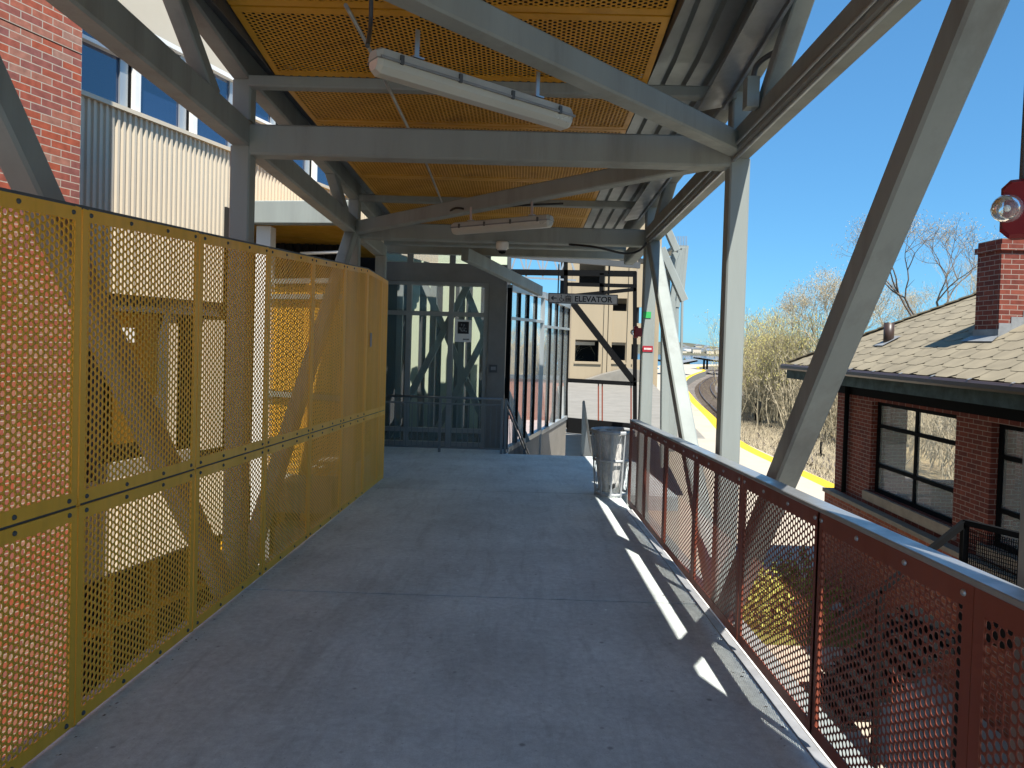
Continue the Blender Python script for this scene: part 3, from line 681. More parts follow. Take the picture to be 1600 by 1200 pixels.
cable('conduit', 'dark conduit running down to the nearest red strobe', [(q.x+.004, yq+.01, q.z+.75), (q.x-.002, yq+.01, q.z+.3), (q.x-.004, yq+.01, q.z+.06)], .012, 'steel_dark')
q = at(994, 519, 9.3); strobe('distant red fire strobe on the far pale column', (q.x+.02, 9.32, q.z), 1.0, 0)

# ------------------------------------------------------------------ hanging sign
sg = at(911, 467, 9.2); sgn = thing('elevator_sign', 'gray hanging sign reading ELEVATOR with arrow and icons', 'sign', sg)
sw, shh = .865, .128; x0 = sg.x-sw/2; z0 = sg.z-shh/2; yy = 9.2
MB().box(x0, x0+sw, yy, yy+.04, z0, z0+shh).build('sign_frame', 'steel_dark', sgn)
MB().box(x0+.012, x0+sw-.012, yy-.004, yy-.001, z0+.012, z0+shh-.012).build('sign_face', 'sign', sgn)
for dx in (.12, sw-.12): MB().tube([(x0+dx, yy+.02, z0+shh), (x0+dx, yy+.02, z0+shh+.36)], .009, 6).build('hanger_rod', 'steel_dark', sgn)
def text(txt, size, p, name, m, parent, yq):
    cu = bpy.data.curves.new('t', 'FONT'); cu.body = txt; cu.size = size; cu.extrude = .001; cu.offset = size*.022
    ob = bpy.data.objects.new('t', cu); COL.objects.link(ob); dg = bpy.context.evaluated_depsgraph_get()
    me = bpy.data.meshes.new_from_object(ob.evaluated_get(dg)); bpy.data.objects.remove(ob)
    co = [(v.co.x+p[0], yq-v.co.z, v.co.y+p[1]) for v in me.vertices]; fs = [tuple(f.vertices) for f in me.polygons]
    mb = MB().add(co, fs); return mb.build(name, m, parent)
text('ELEVATOR', .098, (x0+.325, z0+.029), 'sign_lettering', 'ink', sgn, yy-.006)
m = MB(); ax, az = x0+.03, z0+shh/2; yk = yy-.007
def ink(poly): m.prism([(a, b) for a, b in poly], yk, yk+.002, 'y')
ink([(ax, az), (ax+.035, az+.032), (ax+.035, az+.012), (ax+.022, az+.006), (ax+.022, az-.006), (ax+.035, az-.012), (ax+.035, az-.032)]); ink([(ax+.024, az-.006), (ax+.075, az-.006), (ax+.075, az+.006), (ax+.024, az+.006)])
m.build('arrow', 'ink', sgn)
m = MB(); wx = x0+.165
for k in range(14):
    a0 = math.radians(115+k*20); a1 = a0+math.radians(20)
    if k > 12: break
    R0, R1 = .021, .029; cx_, cz_ = wx, az-.014
    ink([(cx_+R0*math.cos(a0), cz_+R0*math.sin(a0)), (cx_+R1*math.cos(a0), cz_+R1*math.sin(a0)), (cx_+R1*math.cos(a1), cz_+R1*math.sin(a1)), (cx_+R0*math.cos(a1), cz_+R0*math.sin(a1))])
ink([(wx-.004, az-.01), (wx+.004, az-.01), (wx+.002, az+.026), (wx-.006, az+.026)]); ink([(wx-.01, az+.03), (wx+.004, az+.03), (wx+.004, az+.044), (wx-.01, az+.044)])
ink([(wx, az-.012), (wx+.024, az-.012), (wx+.024, az-.005), (wx, az-.005)]); ink([(wx+.018, az-.012), (wx+.025, az-.012), (wx+.036, az-.038), (wx+.029, az-.038)])
m.build('wheelchair_symbol', 'ink', sgn)
m = MB(); ex = x0+.25
for a, b, c, d in ((-.035, .035, -.044, -.037), (-.035, .035, .022, .03), (-.035, -.027, -.037, .022), (.027, .035, -.037, .022)): ink([(ex+a, az+c), (ex+b, az+c), (ex+b, az+d), (ex+a, az+d)])
for k in (-.017, 0, .017): ink([(ex+k-.006, az-.03), (ex+k+.006, az-.03), (ex+k+.006, az+.006), (ex+k-.006, az+.006)]); ink([(ex+k-.004, az+.008), (ex+k+.004, az+.008), (ex+k+.004, az+.016), (ex+k-.004, az+.016)])
ink([(ex-.018, az+.034), (ex-.002, az+.034), (ex-.01, az+.046)]); ink([(ex+.002, az+.046), (ex+.018, az+.046), (ex+.01, az+.034)])
m.build('elevator_symbol', 'ink', sgn)
m = MB()
for dx in (.118, .205, .302): ink([(x0+dx, z0+.02), (x0+dx+.003, z0+.02), (x0+dx+.003, z0+shh-.02), (x0+dx, z0+shh-.02)])
m.build('divider', 'ink', sgn)

# ------------------------------------------------------------------ trash can
tc_ = rp(955, 776, 0); tc_.y = 9.95; tcz = -RAMP*9.95; tcx = 1.275
can_ = thing('trash_can', 'slatted metal mesh trash can with bag at railing end', 'trash can', (tcx, 9.95, tcz))
RT, RB, TH = .285, .215, .90
def cr_(z): return RB+(RT-RB)*z/TH
m = MB(); m.lathe([(RT+.012, TH-.045), (RT+.018, TH-.02), (RT+.012, TH), (RT-.012, TH), (RT-.016, TH-.03)], (tcx, 9.95, tcz), 32); m.build('rim', 'canpaint', can_)
for z in (.045, .50): MB().lathe([(cr_(z)+.001, z-.018), (cr_(z)+.009, z-.018), (cr_(z)+.009, z+.018), (cr_(z)+.001, z+.018)], (tcx, 9.95, tcz), 32).build('hoop', 'canpaint', can_)
for k in range(10):
    a = 2*math.pi*(k+.3)/10; c, s_ = math.cos(a), math.sin(a)
    m = MB(); m.bar((tcx+c*(cr_(0)+.006), 9.95+s_*(cr_(0)+.006), tcz), (tcx+c*(cr_(TH)+.006), 9.95+s_*(cr_(TH)+.006), tcz+TH-.02), .028, .008, (c, s_, 0)); m.build('slat', 'canpaint', can_)
m = MB(); nm_ = 24
for k in range(nm_):
    for sg_ in (-1, 1):
        for j in range(6):
            z0_, z1_ = .05+j*.135, .05+(j+1)*.135; a0 = 2*math.pi*(k+sg_*j*.55)/nm_; a1 = 2*math.pi*(k+sg_*(j+1)*.55)/nm_
            m.bar((tcx+cr_(z0_)*math.cos(a0), 9.95+cr_(z0_)*math.sin(a0), tcz+z0_), (tcx+cr_(z1_)*math.cos(a1), 9.95+cr_(z1_)*math.sin(a1), tcz+z1_), .0035, .003, (math.cos(a0), math.sin(a0), 0))
m.build('mesh_side', 'canpaint', can_)
m = MB(); pr = []; rb = random.Random(4)
nb = 22; lv = [(.0, .05), (.16, .06), (.185, .2), (.2, .4), (.215, .6), (.235, .78), (.245, .86)]
vs = []
for r_, z in lv:
    for k in range(nb): a = 2*math.pi*k/nb; rr = r_*(1+rb.uniform(-.07, .05)); vs.append((tcx+rr*math.cos(a), 9.95+rr*math.sin(a), tcz+z+rb.uniform(-.01, .01)))
m.add(vs, [(i*nb+j, i*nb+(j+1) % nb, (i+1)*nb+(j+1) % nb, (i+1)*nb+j) for i in range(len(lv)-1) for j in range(nb)], True); m.build('bin_liner', 'bag', can_)
m = MB()
for k in range(26): a = rb.uniform(0, 6.28); r_ = rb.uniform(0, .15); q = Vector((tcx+r_*math.cos(a), 9.95+r_*math.sin(a), tcz+.12+rb.uniform(0, .12))); e = rb.uniform(.02, .05); m.hexa([(q.x+sx*e*rb.uniform(.6, 1.3), q.y+sy*e*rb.uniform(.6, 1.3), q.z+sz*e) for sz in (-1, 1) for sx, sy in ((-1, -1), (1, -1), (1, 1), (-1, 1))])
m.build('rubbish', 'blackout', can_)

# ------------------------------------------------------------------ elevator lobby, glass front
FY = 15.25
def E(u, v): return at(u, v, FY)
lob = thing('elevator_lobby', 'bronze framed glass front of elevator lobby with dark header', 'elevator lobby', (-1.6, FY, -.55))
zb = -RAMP*15.2; xa, xb = -2.95, E(789, 560).x
zt = E(680, 440).z; zh = E(680, 411).z; ztr = E(680, 390).z
xs = [xa, E(637, 560).x, E(703, 560).x, E(758, 560).x]
MB().box(xa, xb, FY-.05, FY+.25, zt, zh).build('header', 'bronze', lob)
MB().box(xs[3]+.05, xb, FY-.06, FY+.25, zb, zt).build('end_pier', 'bronze', lob)
m = MB()
for x in xs: m.box(x-.05, x+.05, FY-.02, FY+.12, zb, zt)
build_each(m, 'mullion', 'lobbyframe', lob)
m = MB(); ztm = E(680, 490).z; zl = E(680, 672).z
for z in (ztm, zl, zb+.06): m.box(xa, xs[3], FY-.015, FY+.1, z-.045, z+.045)
m.box(xa, xs[3], FY-.015, FY+.1, zt-.08, zt)
build_each(m, 'transom', 'lobbyframe', lob)
for x0_, x1_ in zip(xs[:-1], xs[1:]):
    MB().box(x0_+.05, x1_-.05, FY+.03, FY+.04, zb+.1, zt-.08).build('glass_pane', 'glassg', lob)
    MB().box(x0_+.06, x1_-.06, FY+.03, FY+.045, zh+.02, ztr+.5).build('upper_pane', 'glassg', lob)
m = MB()
for x in xs: m.box(x-.06, x+.06, FY, FY+.1, zh, ztr+.5)
build_each(m, 'upper_mullion', 'bronze', lob)
# inside the lobby: steel and lift shaft
m = MB()
for a, b in (((-2.9, 16.2, zb), (-1.2, 16.2, 2.9)), ((-1.3, 16.4, 2.9), (.2, 16.4, zb)), ((-2.2, 16.6, 2.9), (-.6, 16.6, zb)), ((-1.9, 16.0, zb), (-.4, 16.0, 2.6))): m.bar(a, b, .14, .14)
for x in (-2.75, -2.0, -1.35, -.72): m.bar((x, 16.6, zb), (x, 16.6, 3.2), .13, .13)
build_each(m, 'inner_brace', 'steel', lob)
m = MB(); m.box(-7, -.3, 18.2, 18.35, zb-3, zh+.6)
m.build('rear_wall', 'steel_dark', lob)
m = MB()
for x, wd, y in ((-2.72, .25, 17.7), (-2.3, .12, 17.75), (-1.9, .3, 17.6), (-1.42, .09, 17.5), (-1.2, .2, 17.8), (-.82, .13, 17.6), (-.5, .1, 17.7)): m.box(x, x+wd, y, y+.05, zb, 3.2)
build_each(m, 'inner_panel', 'lobbyin', lob)
MB().box(-2.95, -.3, 15.3, 18.1, zb-.1, zb-.01).build('lobby_floor', 'asphalt', lob)
MB().box(-2.9, 1.79, 11.4, 15.6, zh+1.0, zh+1.1).build('lobby_shade_roof', 'deck', lob)  # roof drawn forward to keep sun off the lobby front
MB().box(1.795, 2.2, 8.6, 15.6, zh+1.0, zh+1.1).build('lobby_shade_roof', 'deck', lob)  # unseen strip added to block sun from the landing floor
MB().bar((-.9, 11.3, 3.0), (.35, 15.0, 2.72), .12, .2, bev=.01).build('roof_brace', 'steel', lob)
MB().box(-7, -.4, 18.0, 18.19, zh+.1, zh+2.2).build('rear_upper_wall', 'lobbyin', lob)
MB().box(-7, xa-.06, FY+.02, FY+.2, zb, zh+.5).build('side_wall', 'void', lob)
p = E(724, 517)
po = thing('poster', 'white paper poster with dark picture taped on lobby glass', 'poster', (p.x, FY-.03, p.z))
MB().box(p.x-.17, p.x+.17, FY-.035, FY-.03, p.z-.23, p.z+.23).build('poster_sheet', 'paper', po)
MB().box(p.x-.115, p.x+.115, FY-.039, FY-.037, p.z-.06, p.z+.19).build('poster_picture', 'ink', po)
rp_ = random.Random(9); m = MB()
for k in range(12): a = p.x+rp_.uniform(-.09, .07); b = p.z+rp_.uniform(-.03, .14); m.box(a, a+rp_.uniform(.01, .05), FY-.042-.001*k, FY-.0405-.001*k, b, b+rp_.uniform(.01, .04))
m.build('picture_shapes', 'lead', po)
m = MB()
for k in range(5): m.box(p.x+.0+k*.027, p.x+.018+k*.027, FY-.039, FY-.037, p.z-.19, p.z-.16)
m.build('caption', 'ink', po)
p = E(771, 575); MB_ = MB().box(p.x-.08, p.x+.08, FY-.09, FY-.061, p.z-.09, p.z+.07); o = MB_.build('call_button_plate', 'steel_dark'); tag(o, 'small dark push plate on bronze pier right of glass', 'push plate')
MB().box(p.x-.05, p.x+.05, FY-.096, FY-.091, p.z-.04, p.z+.03).build('button', 'lead', o)

# ------------------------------------------------------------------ landing railing and stair
RY = 14.35; hr = 1.07
def picket_rail(name, label, a, b, z0a, z0b, hgt, step=.11, m_='steel_dark', post_step=1.1, r=.022):
    a = Vector(a); b = Vector(b); L = (b-a).length
    t = thing(name, label, 'railing', (a.x, a.y, z0a))
    P = lambda s, z: (a.x+(b.x-a.x)*s, a.y+(b.y-a.y)*s, z0a+(z0b-z0a)*s+z)
    MB().tube([P(0, hgt), P(1, hgt)], r, 8).build('handrail', m_, t)
    MB().bar(P(0, .09), P(1, .09), .03, .03).build('bottom_rail', m_, t)
    MB().bar(P(0, hgt-.12), P(1, hgt-.12), .03, .03).build('middle_rail', m_, t)
    n = int(L/step); m = MB()
    for i in range(1, n): m.bar(P(i/n, .09), P(i/n, hgt-.12), .014, .014)
    build_each(m, 'baluster', m_, t)
    k = max(1, round(L/post_step))
    for i in range(k+1): MB().bar(P(i/k, 0), P(i/k, hgt-.01), .05, .05).build('rail_post', m_, t)
    return t
MT['railpaint'] = mat('gray_rail_paint', (.17, .185, .19), .4, metal=.3)
zr = -RAMP*RY
picket_rail('stair_railing', 'gray picket railing on landing in front of lobby glass', (-2.75, RY, 0), (-.33, RY, 0), zr, zr, hr, m_='railpaint')
picket_rail('stair_railing', 'gray picket handrail sloping down the left of stair', (-.26, RY+.05, 0), (.55, RY+3.3, 0), zr, zr-2.2, hr, m_='railpaint', post_step=1.6)
picket_rail('stair_railing', 'gray handrail sloping down the right of stair', (1.26, RY+.05, 0), (1.9, RY+3.3, 0), zr, zr-2.2, hr, m_='railpaint', post_step=1.6)
st = thing('concrete_stair', 'concrete stair descending between the handrails', 'stairs', (.5, RY, zr))
m = MB()
for k in range(16):
    y = RY+.03+k*.29; z = zr-.17*(k+1); dx = .2*(k*.29)/1.0*.25
    m.box(-.2+dx, 1.2+dx, y, y+.30, z-.4, z)
build_each(m, 'step', 'conc', st)
# bent glass wall beside the stair
gw = thing('glass_stair_wall', 'bent glass wall with dark mullions beside the stair', 'glass wall', (.4, 17.3, -1))
A_ = (-.26, 15.3); B_ = (.49, 17.4); C_ = (1.28, 20.3)
def gseg(a, b, zt0, zt1, zb0, zb1, n, zm):
    P = lambda s, z: (a[0]+(b[0]-a[0])*s, a[1]+(b[1]-a[1])*s, z)
    lt = lambda s: zt0+(zt1-zt0)*s
    lb = lambda s: zb0+(zb1-zb0)*s
    for i in range(n):
        s0, s1 = i/n, (i+1)/n
        m = MB(); nn = Vector((b[1]-a[1], -(b[0]-a[0]), 0)).normalized()*.005
        q = [Vector(P(s0, lb(s0))), Vector(P(s1, lb(s1))), Vector(P(s1, lt(s1))), Vector(P(s0, lt(s0)))]
        m.hexa([p_-nn for p_ in q]+[p_+nn for p_ in q]); m.build('glass_pane', 'glass', gw)
    for i in range(n+1): s = i/n; MB().bar(P(s, lb(s)), P(s, lt(s)), .09, .055, (b[0]-a[0], b[1]-a[1], 0)).build('mullion', 'black', gw)
    for z in (0, 1): pass
    MB().bar(P(0, lt(0)), P(1, lt(1)), .12, .14).build('top_rail', 'mull', gw)
    MB().bar(P(0, lb(0)), P(1, lb(1)), .12, .10).build('sill_rail', 'mull', gw)
    MB().bar(P(0, zm), P(1, zm), .10, .06).build('transom', 'mull', gw)
zt1 = at(820, 455, 16.2).z
gseg(A_, B_, zt1, zt1, at(800, 700, 15.6).z, at(843, 674, 17.4).z, 4, at(815, 499, 16).z)
gseg(B_, C_, zt1, zt1-.1, at(845, 676, 17.4).z, at(884, 652, 20.3).z, 4, at(865, 512, 18.8).z)
MB().bar((*B_, -1.2), (*B_, zt1), .13, .1).build('corner_post', 'mull', gw)
for a, b, z0_, z1_ in ((A_, B_, at(800, 700, 15.6).z, at(843, 674, 17.4).z), (B_, C_, at(845, 676, 17.4).z, at(884, 652, 20.3).z)):
    m = MB(); dx, dy = b[0]-a[0], b[1]-a[1]; l = math.hypot(dx, dy); nx_, ny_ = dy/l*.15, -dx/l*.15
    m.hexa([(a[0]-nx_, a[1]-ny_, -3.2), (a[0]+nx_*.2, a[1]+ny_*.2, -3.2), (b[0]+nx_*.2, b[1]+ny_*.2, -3.2), (b[0]-nx_, b[1]-ny_, -3.2), (a[0]-nx_, a[1]-ny_, z0_-.05), (a[0]+nx_*.2, a[1]+ny_*.2, z0_-.05), (b[0]+nx_*.2, b[1]+ny_*.2, z1_-.05), (b[0]-nx_, b[1]-ny_, z1_-.05)])
    m.build('base_wall', 'conc', gw)
# dark steel screen frame between stair and garage
fy = 20.6
fr = thing('portal_screen', 'dark steel frame with diagonal brace over the stair foot', 'screen frame', (2.2, fy, -1))
def F(u, v): return at(u, v, fy)
for a, b, wd in (((886, 664), (992, 674), .42), ((886, 594), (994, 600), .11), ((886, 463), (994, 452), .10), ((886, 444), (994, 447), .10), ((790, 425), (994, 428), .16), ((884, 395), (884, 668), .11), ((940, 425), (940, 470), .12), ((992, 425), (992, 668), .10), ((894, 472), (990, 596), .17)):
    MB().bar(F(*a), F(*b), .1, wd).build('frame_member', 'black', fr)
for u_ in (935, 941, 986): MB().bar(F(u_, 600), F(u_, 662), .035, .035).build('rail_upright', 'rust', fr)
MB().bar(F(760, 395), F(1000, 415), .14, .16).build('frame_member', 'steel_dark', fr)
# landing roof lattice: small white steel against sky seen above the glass wall
lt_ = thing('roof_lattice', 'pale steel lattice seen through the gap above glass wall', 'roof lattice', at(840, 410, 24))
LB = [((792, 390), (905, 396)), ((795, 432), (900, 438))]+[((796+k*13, 431) if k % 2 == 0 else (796+k*13, 391), (796+(k+1)*13, 391) if k % 2 == 0 else (796+(k+1)*13, 431)) for k in range(8)]+[((822, 391), (822, 432)), ((848, 392), (848, 433)), ((874, 394), (874, 435))]
for a, b in LB: MB().bar(at(*a, 24), at(*b, 24), .055, .055).build('lattice_bar', 'mull', lt_)

# ------------------------------------------------------------------ parking garage beyond
GY = 52
gar = thing('parking_garage', 'beige concrete parking garage with dark openings', 'parking garage', (6, GY, -3))
def G(u, v, y=GY): return at(u, v, y)
def gr(u0, u1, v0, v1): return (G(u0, 500).x, G(u1, 500).x, G((u0+u1)/2, v1).z, G((u0+u1)/2, v0).z)
holes = [gr(900, 937, 531, 565), gr(955, 979, 535, 563), gr(988, 1008, 538, 562), gr(903, 943, 408, 445), gr(957, 979, 466, 486), gr(990, 1010, 480, 505), gr(965, 1010, 395, 412)]
MB().wall('y', GY, GY+.35, G(884, 500).x, G(1030, 500).x, -4, 12.5, holes).build('front_wall', 'conc2', gar)
MB().box(G(884, 500).x, G(1030, 500).x, GY+9, GY+9.3, -4, 12).build('rear_wall', 'void', gar)
for v in (571, 525, 455, 400): z = G(900, v).z; MB().box(G(884, 500).x, G(1030, 500).x, GY+.36, GY+9, z-.3, z).build('deck_slab', 'conc', gar)
for u_ in (918, 968): p = G(u_, 545); MB().box(p.x-.9, p.x+.7, GY+2, GY+2.1, p.z+.25, p.z+.5).build('strip_lamp', 'white', gar)
m = MB()
for u_ in (887, 947, 953, 984): p = G(u_, 500); m.box(p.x-.16, p.x+.16, GY-.12, GY-.003, -4, 12.4)
build_each(m, 'pilaster', 'conc2', gar)
m = MB()
for u_ in (892, 920, 934, 964, 972, 993):
    p = G(u_, 500); m.box(p.x-.03, p.x+.03, GY-.006, GY-.002, -4, G(u_, 532 if u_ in (920, 934, 964, 972) else 400).z-5.2 if u_ in (920, 934, 964, 972) else 12.3)
build_each(m, 'panel_joint', 'stone', gar)
m = MB()
for u_ in (918, 967): p = G(u_, 566); m.box(p.x-.95, p.x+.95, GY-.10, GY-.004, p.z-.12, p.z)
build_each(m, 'opening_sill', 'conc2', gar)
m = MB(); p = G(940, 590); m.prism([(p.x-2.5, p.z-.6), (p.x+3.2, p.z-.6), (p.x+3.2, p.z+.55), (p.x+1.6, p.z+.75), (p.x, p.z+.3)], GY-1.4, GY-.13, 'y'); m.build('ramp_parapet', 'conc', gar)
dk = at(940, 596, 50).z; dk2 = at(940, 652, 26).z
structure(MB().add([(1.3, 22, dk2-.15), (5.6, 22, dk2-.15), (9.2, GY-.2, dk), (2.6, GY-.2, dk)], [(0, 1, 2, 3)]).build('concrete_ramp', 'conc'))

# ------------------------------------------------------------------ far right tower truss
fx = thing('far_truss', 'row of pale leaning steel struts beyond the far column', 'steel frame', at(1050, 690, 15))
def FT(a, b, y, wd=.16, m_='steel'):
    MB().bar(at(*a, y), at(*b, y), wd, wd, (0, 1, 0), bev=.01).build('strut', m_, fx)
for a, b, y, wd in (((1040, 440), (1038, 730), 12.9, .14), ((1050, 470), (1048, 705), 15, .13), ((1058, 480), (1055, 690), 17, .07), ((1066, 470), (1063, 650), 19, .06), ((1040, 440), (1056, 395), 12.9, .12), ((1050, 470), (1063, 391), 15, .11), ((1058, 480), (1068, 388), 17, .10), ((1065, 470), (1073, 384), 19, .09), ((1033, 388), (1069, 470), 12.7, .13), ((1044, 362), (1057, 392), 12.7, .12), ((1050, 560), (1040, 445), 13.5, .10), ((1062, 600), (1052, 480), 16, .09)): FT(a, b, y, wd)
MB().box(at(1053, 380, 17).x, at(1073, 380, 17).x, 17, 18.5, at(1053, 388, 17).z, at(1053, 383, 17).z).build('top_plate', 'steel', fx)
m = MB()
for k in range(9): u_ = 1053+k*2.5; m.bar(at(u_, 384, 17), at(u_, 369, 17), .012, .012)
m.build('bird_spikes', 'lead', fx)

# ------------------------------------------------------------------ left brick building (local frame along its facade)
ANG = -math.radians(16.6)
bl = thing('brick_building', 'red brick and cream ribbed building with blue windows beside the fence', 'building', (-4.37, 7.2, 0), ANG)
ca, sa = math.cos(ANG), math.sin(ANG)
def loc2(u, v, xl=-.3):
    """facade-local (y,z) where the picture ray meets the facade plane x=xl"""
    d = ray(u, v); o = Vector((4.37, -7.2, EYE))
    lx = lambda q: q.x*ca+q.y*sa
    ly = lambda q: -q.x*sa+q.y*ca
    t = (xl-lx(o))/lx(d); return (ly(o)+ly(d)*t, EYE+d.z*t)
R_ = -.92
zct = loc2(230, 158)[1]; zcb = loc2(230, 458)[1]; zsp = loc2(300, 740)[1]; zsb = loc2(230, 908)[1]
zw0 = zct+.05; zw1 = loc2(268, 33)[1]
zj = loc2(122, 83, 0)[1]
m = MB(); m.box(-6, 0, -14, 0, -5.6, zj-.007); m.build('brick_wall', 'brick', bl, local=True)
m = MB(); m.box(-6, 0, -14, 0, zj+.007, 8.2); m.build('brick_wall', 'brick', bl, local=True)
MB().box(-5.9, -.02, -13.9, -.02, zj-.02, zj+.02).build('wall_joint', 'joint', bl, local=True)
YE = 13
YP = loc2(404, 420)[0]
MB().corr('x', R_, 0, YP, zcb, zct, .085, .03).build('upper_cladding', 'clad', bl, local=True)
MB().corr('x', R_, YP, YE, 3.5, zct, .085, .03).build('upper_cladding', 'clad', bl, local=True)
MB().box(R_-.05, R_+.07, 0, YE, zct, zct+.05).build('cladding_coping', 'clad', bl, local=True)
MB().corr('x', R_, 0, 3.6, zsb, zsp, .085, .03).build('spandrel_cladding', 'clad', bl, local=True)
MB().box(R_-1.2, R_-.02, 0, YP, zsb-.05, zsp-.004).build('floor_edge', 'conc', bl, local=True)
MB().box(R_-1.2, R_-.02, 0, YP, zcb-.2, zct).build('lintel', 'steel_dark', bl, local=True)
MB().box(R_-3, R_-2.9, 0, YE, -5, 8).build('inner_wall', 'void', bl, local=True)
MB().box(R_-.3, R_+.02, 0, YE, zw1+.06, 8.2).build('upper_wall', 'clad', bl, local=True)
# windows
ms = [0.0]+[loc2(u_, 150)[0] for u_ in (166, 273)]; wd = ms[2]-ms[1]
while ms[-1] < 10: ms.append(ms[-1]+wd)
for a, b in zip(ms[:-1], ms[1:]):
    wn = MB(); wn.box(R_-.10, R_+.03, a, a+.09, zw0, zw1+.06); wn.box(R_-.08, R_+.02, a+.09, b, zw1, zw1+.06)
    zm = zw0+(zw1-zw0)*.62; wn.box(R_-.08, R_+.015, a+.09, b, zm-.022, zm+.022)
    f = wn.build('window', 'white', bl, local=True)
    g = MB().box(R_-.09, R_-.07, a+.09, b, zw0, zw1); g.build('pane', 'glassb', f, local=True)
    MB().box(R_-.06, R_-.03, b-.035, b, zw0, zw1).build('dark_jamb', 'black', f, local=True)
    MB().box(R_-.065, R_-.04, b-.16, b-.04, zw0, zw1).build('side_sash', 'mull', f, local=True)
# entrance opening behind the fence
def op(u0, u1, v0, v1, x, dpt, mt, nm):
    a = loc2(u0, (v0+v1)/2, x)[0]; b = loc2(u1, (v0+v1)/2, x)[0]; c = loc2((u0+u1)/2, v1, x)[1]; d = loc2((u0+u1)/2, v0, x)[1]
    return MB().box(x-dpt, x, a, b, c, d).build(nm, mt, bl, local=True)
op(140, 160, 470, 770, R_-.02, .1, 'steel_dark', 'door_frame'); op(255, 262, 470, 770, R_-.02, .1, 'steel_dark', 'door_frame'); op(160, 255, 468, 478, R_-.02, .1, 'steel_dark', 'door_frame')
op(176, 252, 485, 690, R_-.75, .05, 'gold', 'entrance_panel'); op(254, 276, 505, 745, R_-.04, .06, 'clad', 'door_jamb'); op(182, 210, 512, 535, R_-.08, .02, 'white', 'notice')
op(196, 256, 622, 640, R_-.07, .04, 'steel_dark', 'crash_bar'); op(318, 350, 500, 700, R_-.03, .1, 'clad', 'wall_pilaster'); op(150, 300, 715, 742, R_+.02, .06, 'conc', 'threshold')
MB().box(R_-1.1, R_-1.0, 0, YP, zsp, zcb).build('recess_wall', 'earth', bl, local=True)
m = MB()
for k in range(9): y = .3+k*.75; m.box(R_-.6, R_-.5, y, y+.08, -3.4, zsb-.05)
m.box(R_-.6, R_-.5, 0, 7, -2.2, -2.1); m.build('lower_frame', 'gold', bl, local=True)

# ------------------------------------------------------------------ side entrance passage
PY = 7.2+R_*sa+loc2(412, 420)[0]*ca-.15
pa = thing('side_entrance', 'covered side entrance with gray lintel, pale pier and dark interior', 'entrance', (-3.6, PY, 0))
b0 = at(396, 333, PY); b1 = at(556, 333, PY-.4)
hgt = at(396, 316, PY).z-at(396, 351, PY).z
MB().bar(b0-Vector((.05, 0, 0)), b1, .2, hgt, bev=.012).build('lintel_beam', 'steel', pa)
q0 = at(404, 352, PY+.1); q1 = at(426, 352, PY+.1); MB().box(q0.x, q1.x, PY+.02, PY+.25, -5.3, q0.z-.02).build('pier', 'white', pa)
zc = at(460, 349, PY+.1).z
MB().add([(q0.x, PY+.1, zc+.02), (-2.7, PY-.25, zc+.02), (-3.0, 15.1, zc+.02), (-6, 15.1, zc+.02), (q0.x, PY+.1, zc+.1), (-2.7, PY-.25, zc+.1), (-3.0, 15.1, zc+.1), (-6, 15.1, zc+.1)], [(0, 1, 2, 3), (4, 5, 6, 7), (0, 1, 5, 4), (1, 2, 6, 5), (2, 3, 7, 6), (3, 0, 4, 7)]).build('soffit', 'goldceil', pa)
MB().corr('y', 13.0, -7, -2.95, -1, zc, .14, .05, -1).build('interior_wall', 'void', pa)
MB().box(-6, -2.75, PY+.5, 15.05, -.6, -.45).build('passage_floor', 'conc', pa)
MB().tube([at(470, 396, PY+.1), at(560, 393, PY-.4)], .022, 8).build('white_pipe', 'white', pa)
MB().bar(at(430, 362, 13.5), at(560, 390, 14.2), .12, .12).build('inner_beam', 'steel', pa)
# sunlit gold screen below it
sc0 = at(418, 560, PY+.15); sc1 = at(540, 560, PY-.4)
fs = thing('gold_screen', 'sunlit gold perforated screen seen through the fence', 'screen', sc0)
dx = sc1.x-sc0.x; dy = sc1.y-sc0.y; Ls = math.hypot(dx, dy); an = math.atan2(dy, dx)
hb_ = at(480, 742, PY).z; ht_ = at(480, 437, PY).z
ncs = int((Ls-.03)/CS)
sec_h = [hb_, hb_+(ht_-hb_)*.42, ht_]
for k in (0, 1):
    H = sec_h[k+1]-sec_h[k]-.06
    me = perf('screen_panel', 'gold', CS, PITCH_, lambda i: ((PITCH_/2 if i % 2 else 0)+.02, int((H-.04)/PITCH_)), ncs, n=8, rad=.0125, t=.003)
    o = bpy.data.objects.new('screen_panel', me); COL.objects.link(o); o.parent = fs; o.rotation_euler = (0, 0, an-math.pi/2); o.location = (0, 0, sec_h[k]-sc0.z)
m = MB()
for z in (sec_h[0], sec_h[1], sec_h[2], sec_h[2]-.22): m.bar((sc0.x, sc0.y-.03, z-.03), (sc1.x, sc1.y-.03, z-.03), .05, .07)
build_each(m, 'screen_rail', 'steel', fs)
m = MB()
for t_ in (0, .5, 1): m.bar((sc0.x+dx*t_, sc0.y+dy*t_+.06, hb_-1.8), (sc0.x+dx*t_, sc0.y+dy*t_+.06, ht_), .07, .07)
build_each(m, 'screen_post', 'gold', fs)
zp = at(470, 748, PY-.7).z; xp0 = at(438, 748, PY-.7).x; xp1 = at(520, 748, PY-.7).x
plb = MB().box(xp0, xp1, PY-.9, PY-.5, -5.2, zp-.62); tag(plb.build('concrete_plinth', 'conc'), 'pale concrete plinth below the sunlit gold screen', 'plinth')
plb = MB().box(xp0-.1, xp1+.05, PY-.95, PY-.45, zp-.40, zp); tag(plb.build('concrete_ledge', 'conc'), 'pale concrete ledge directly under the gold screen', 'ledge')

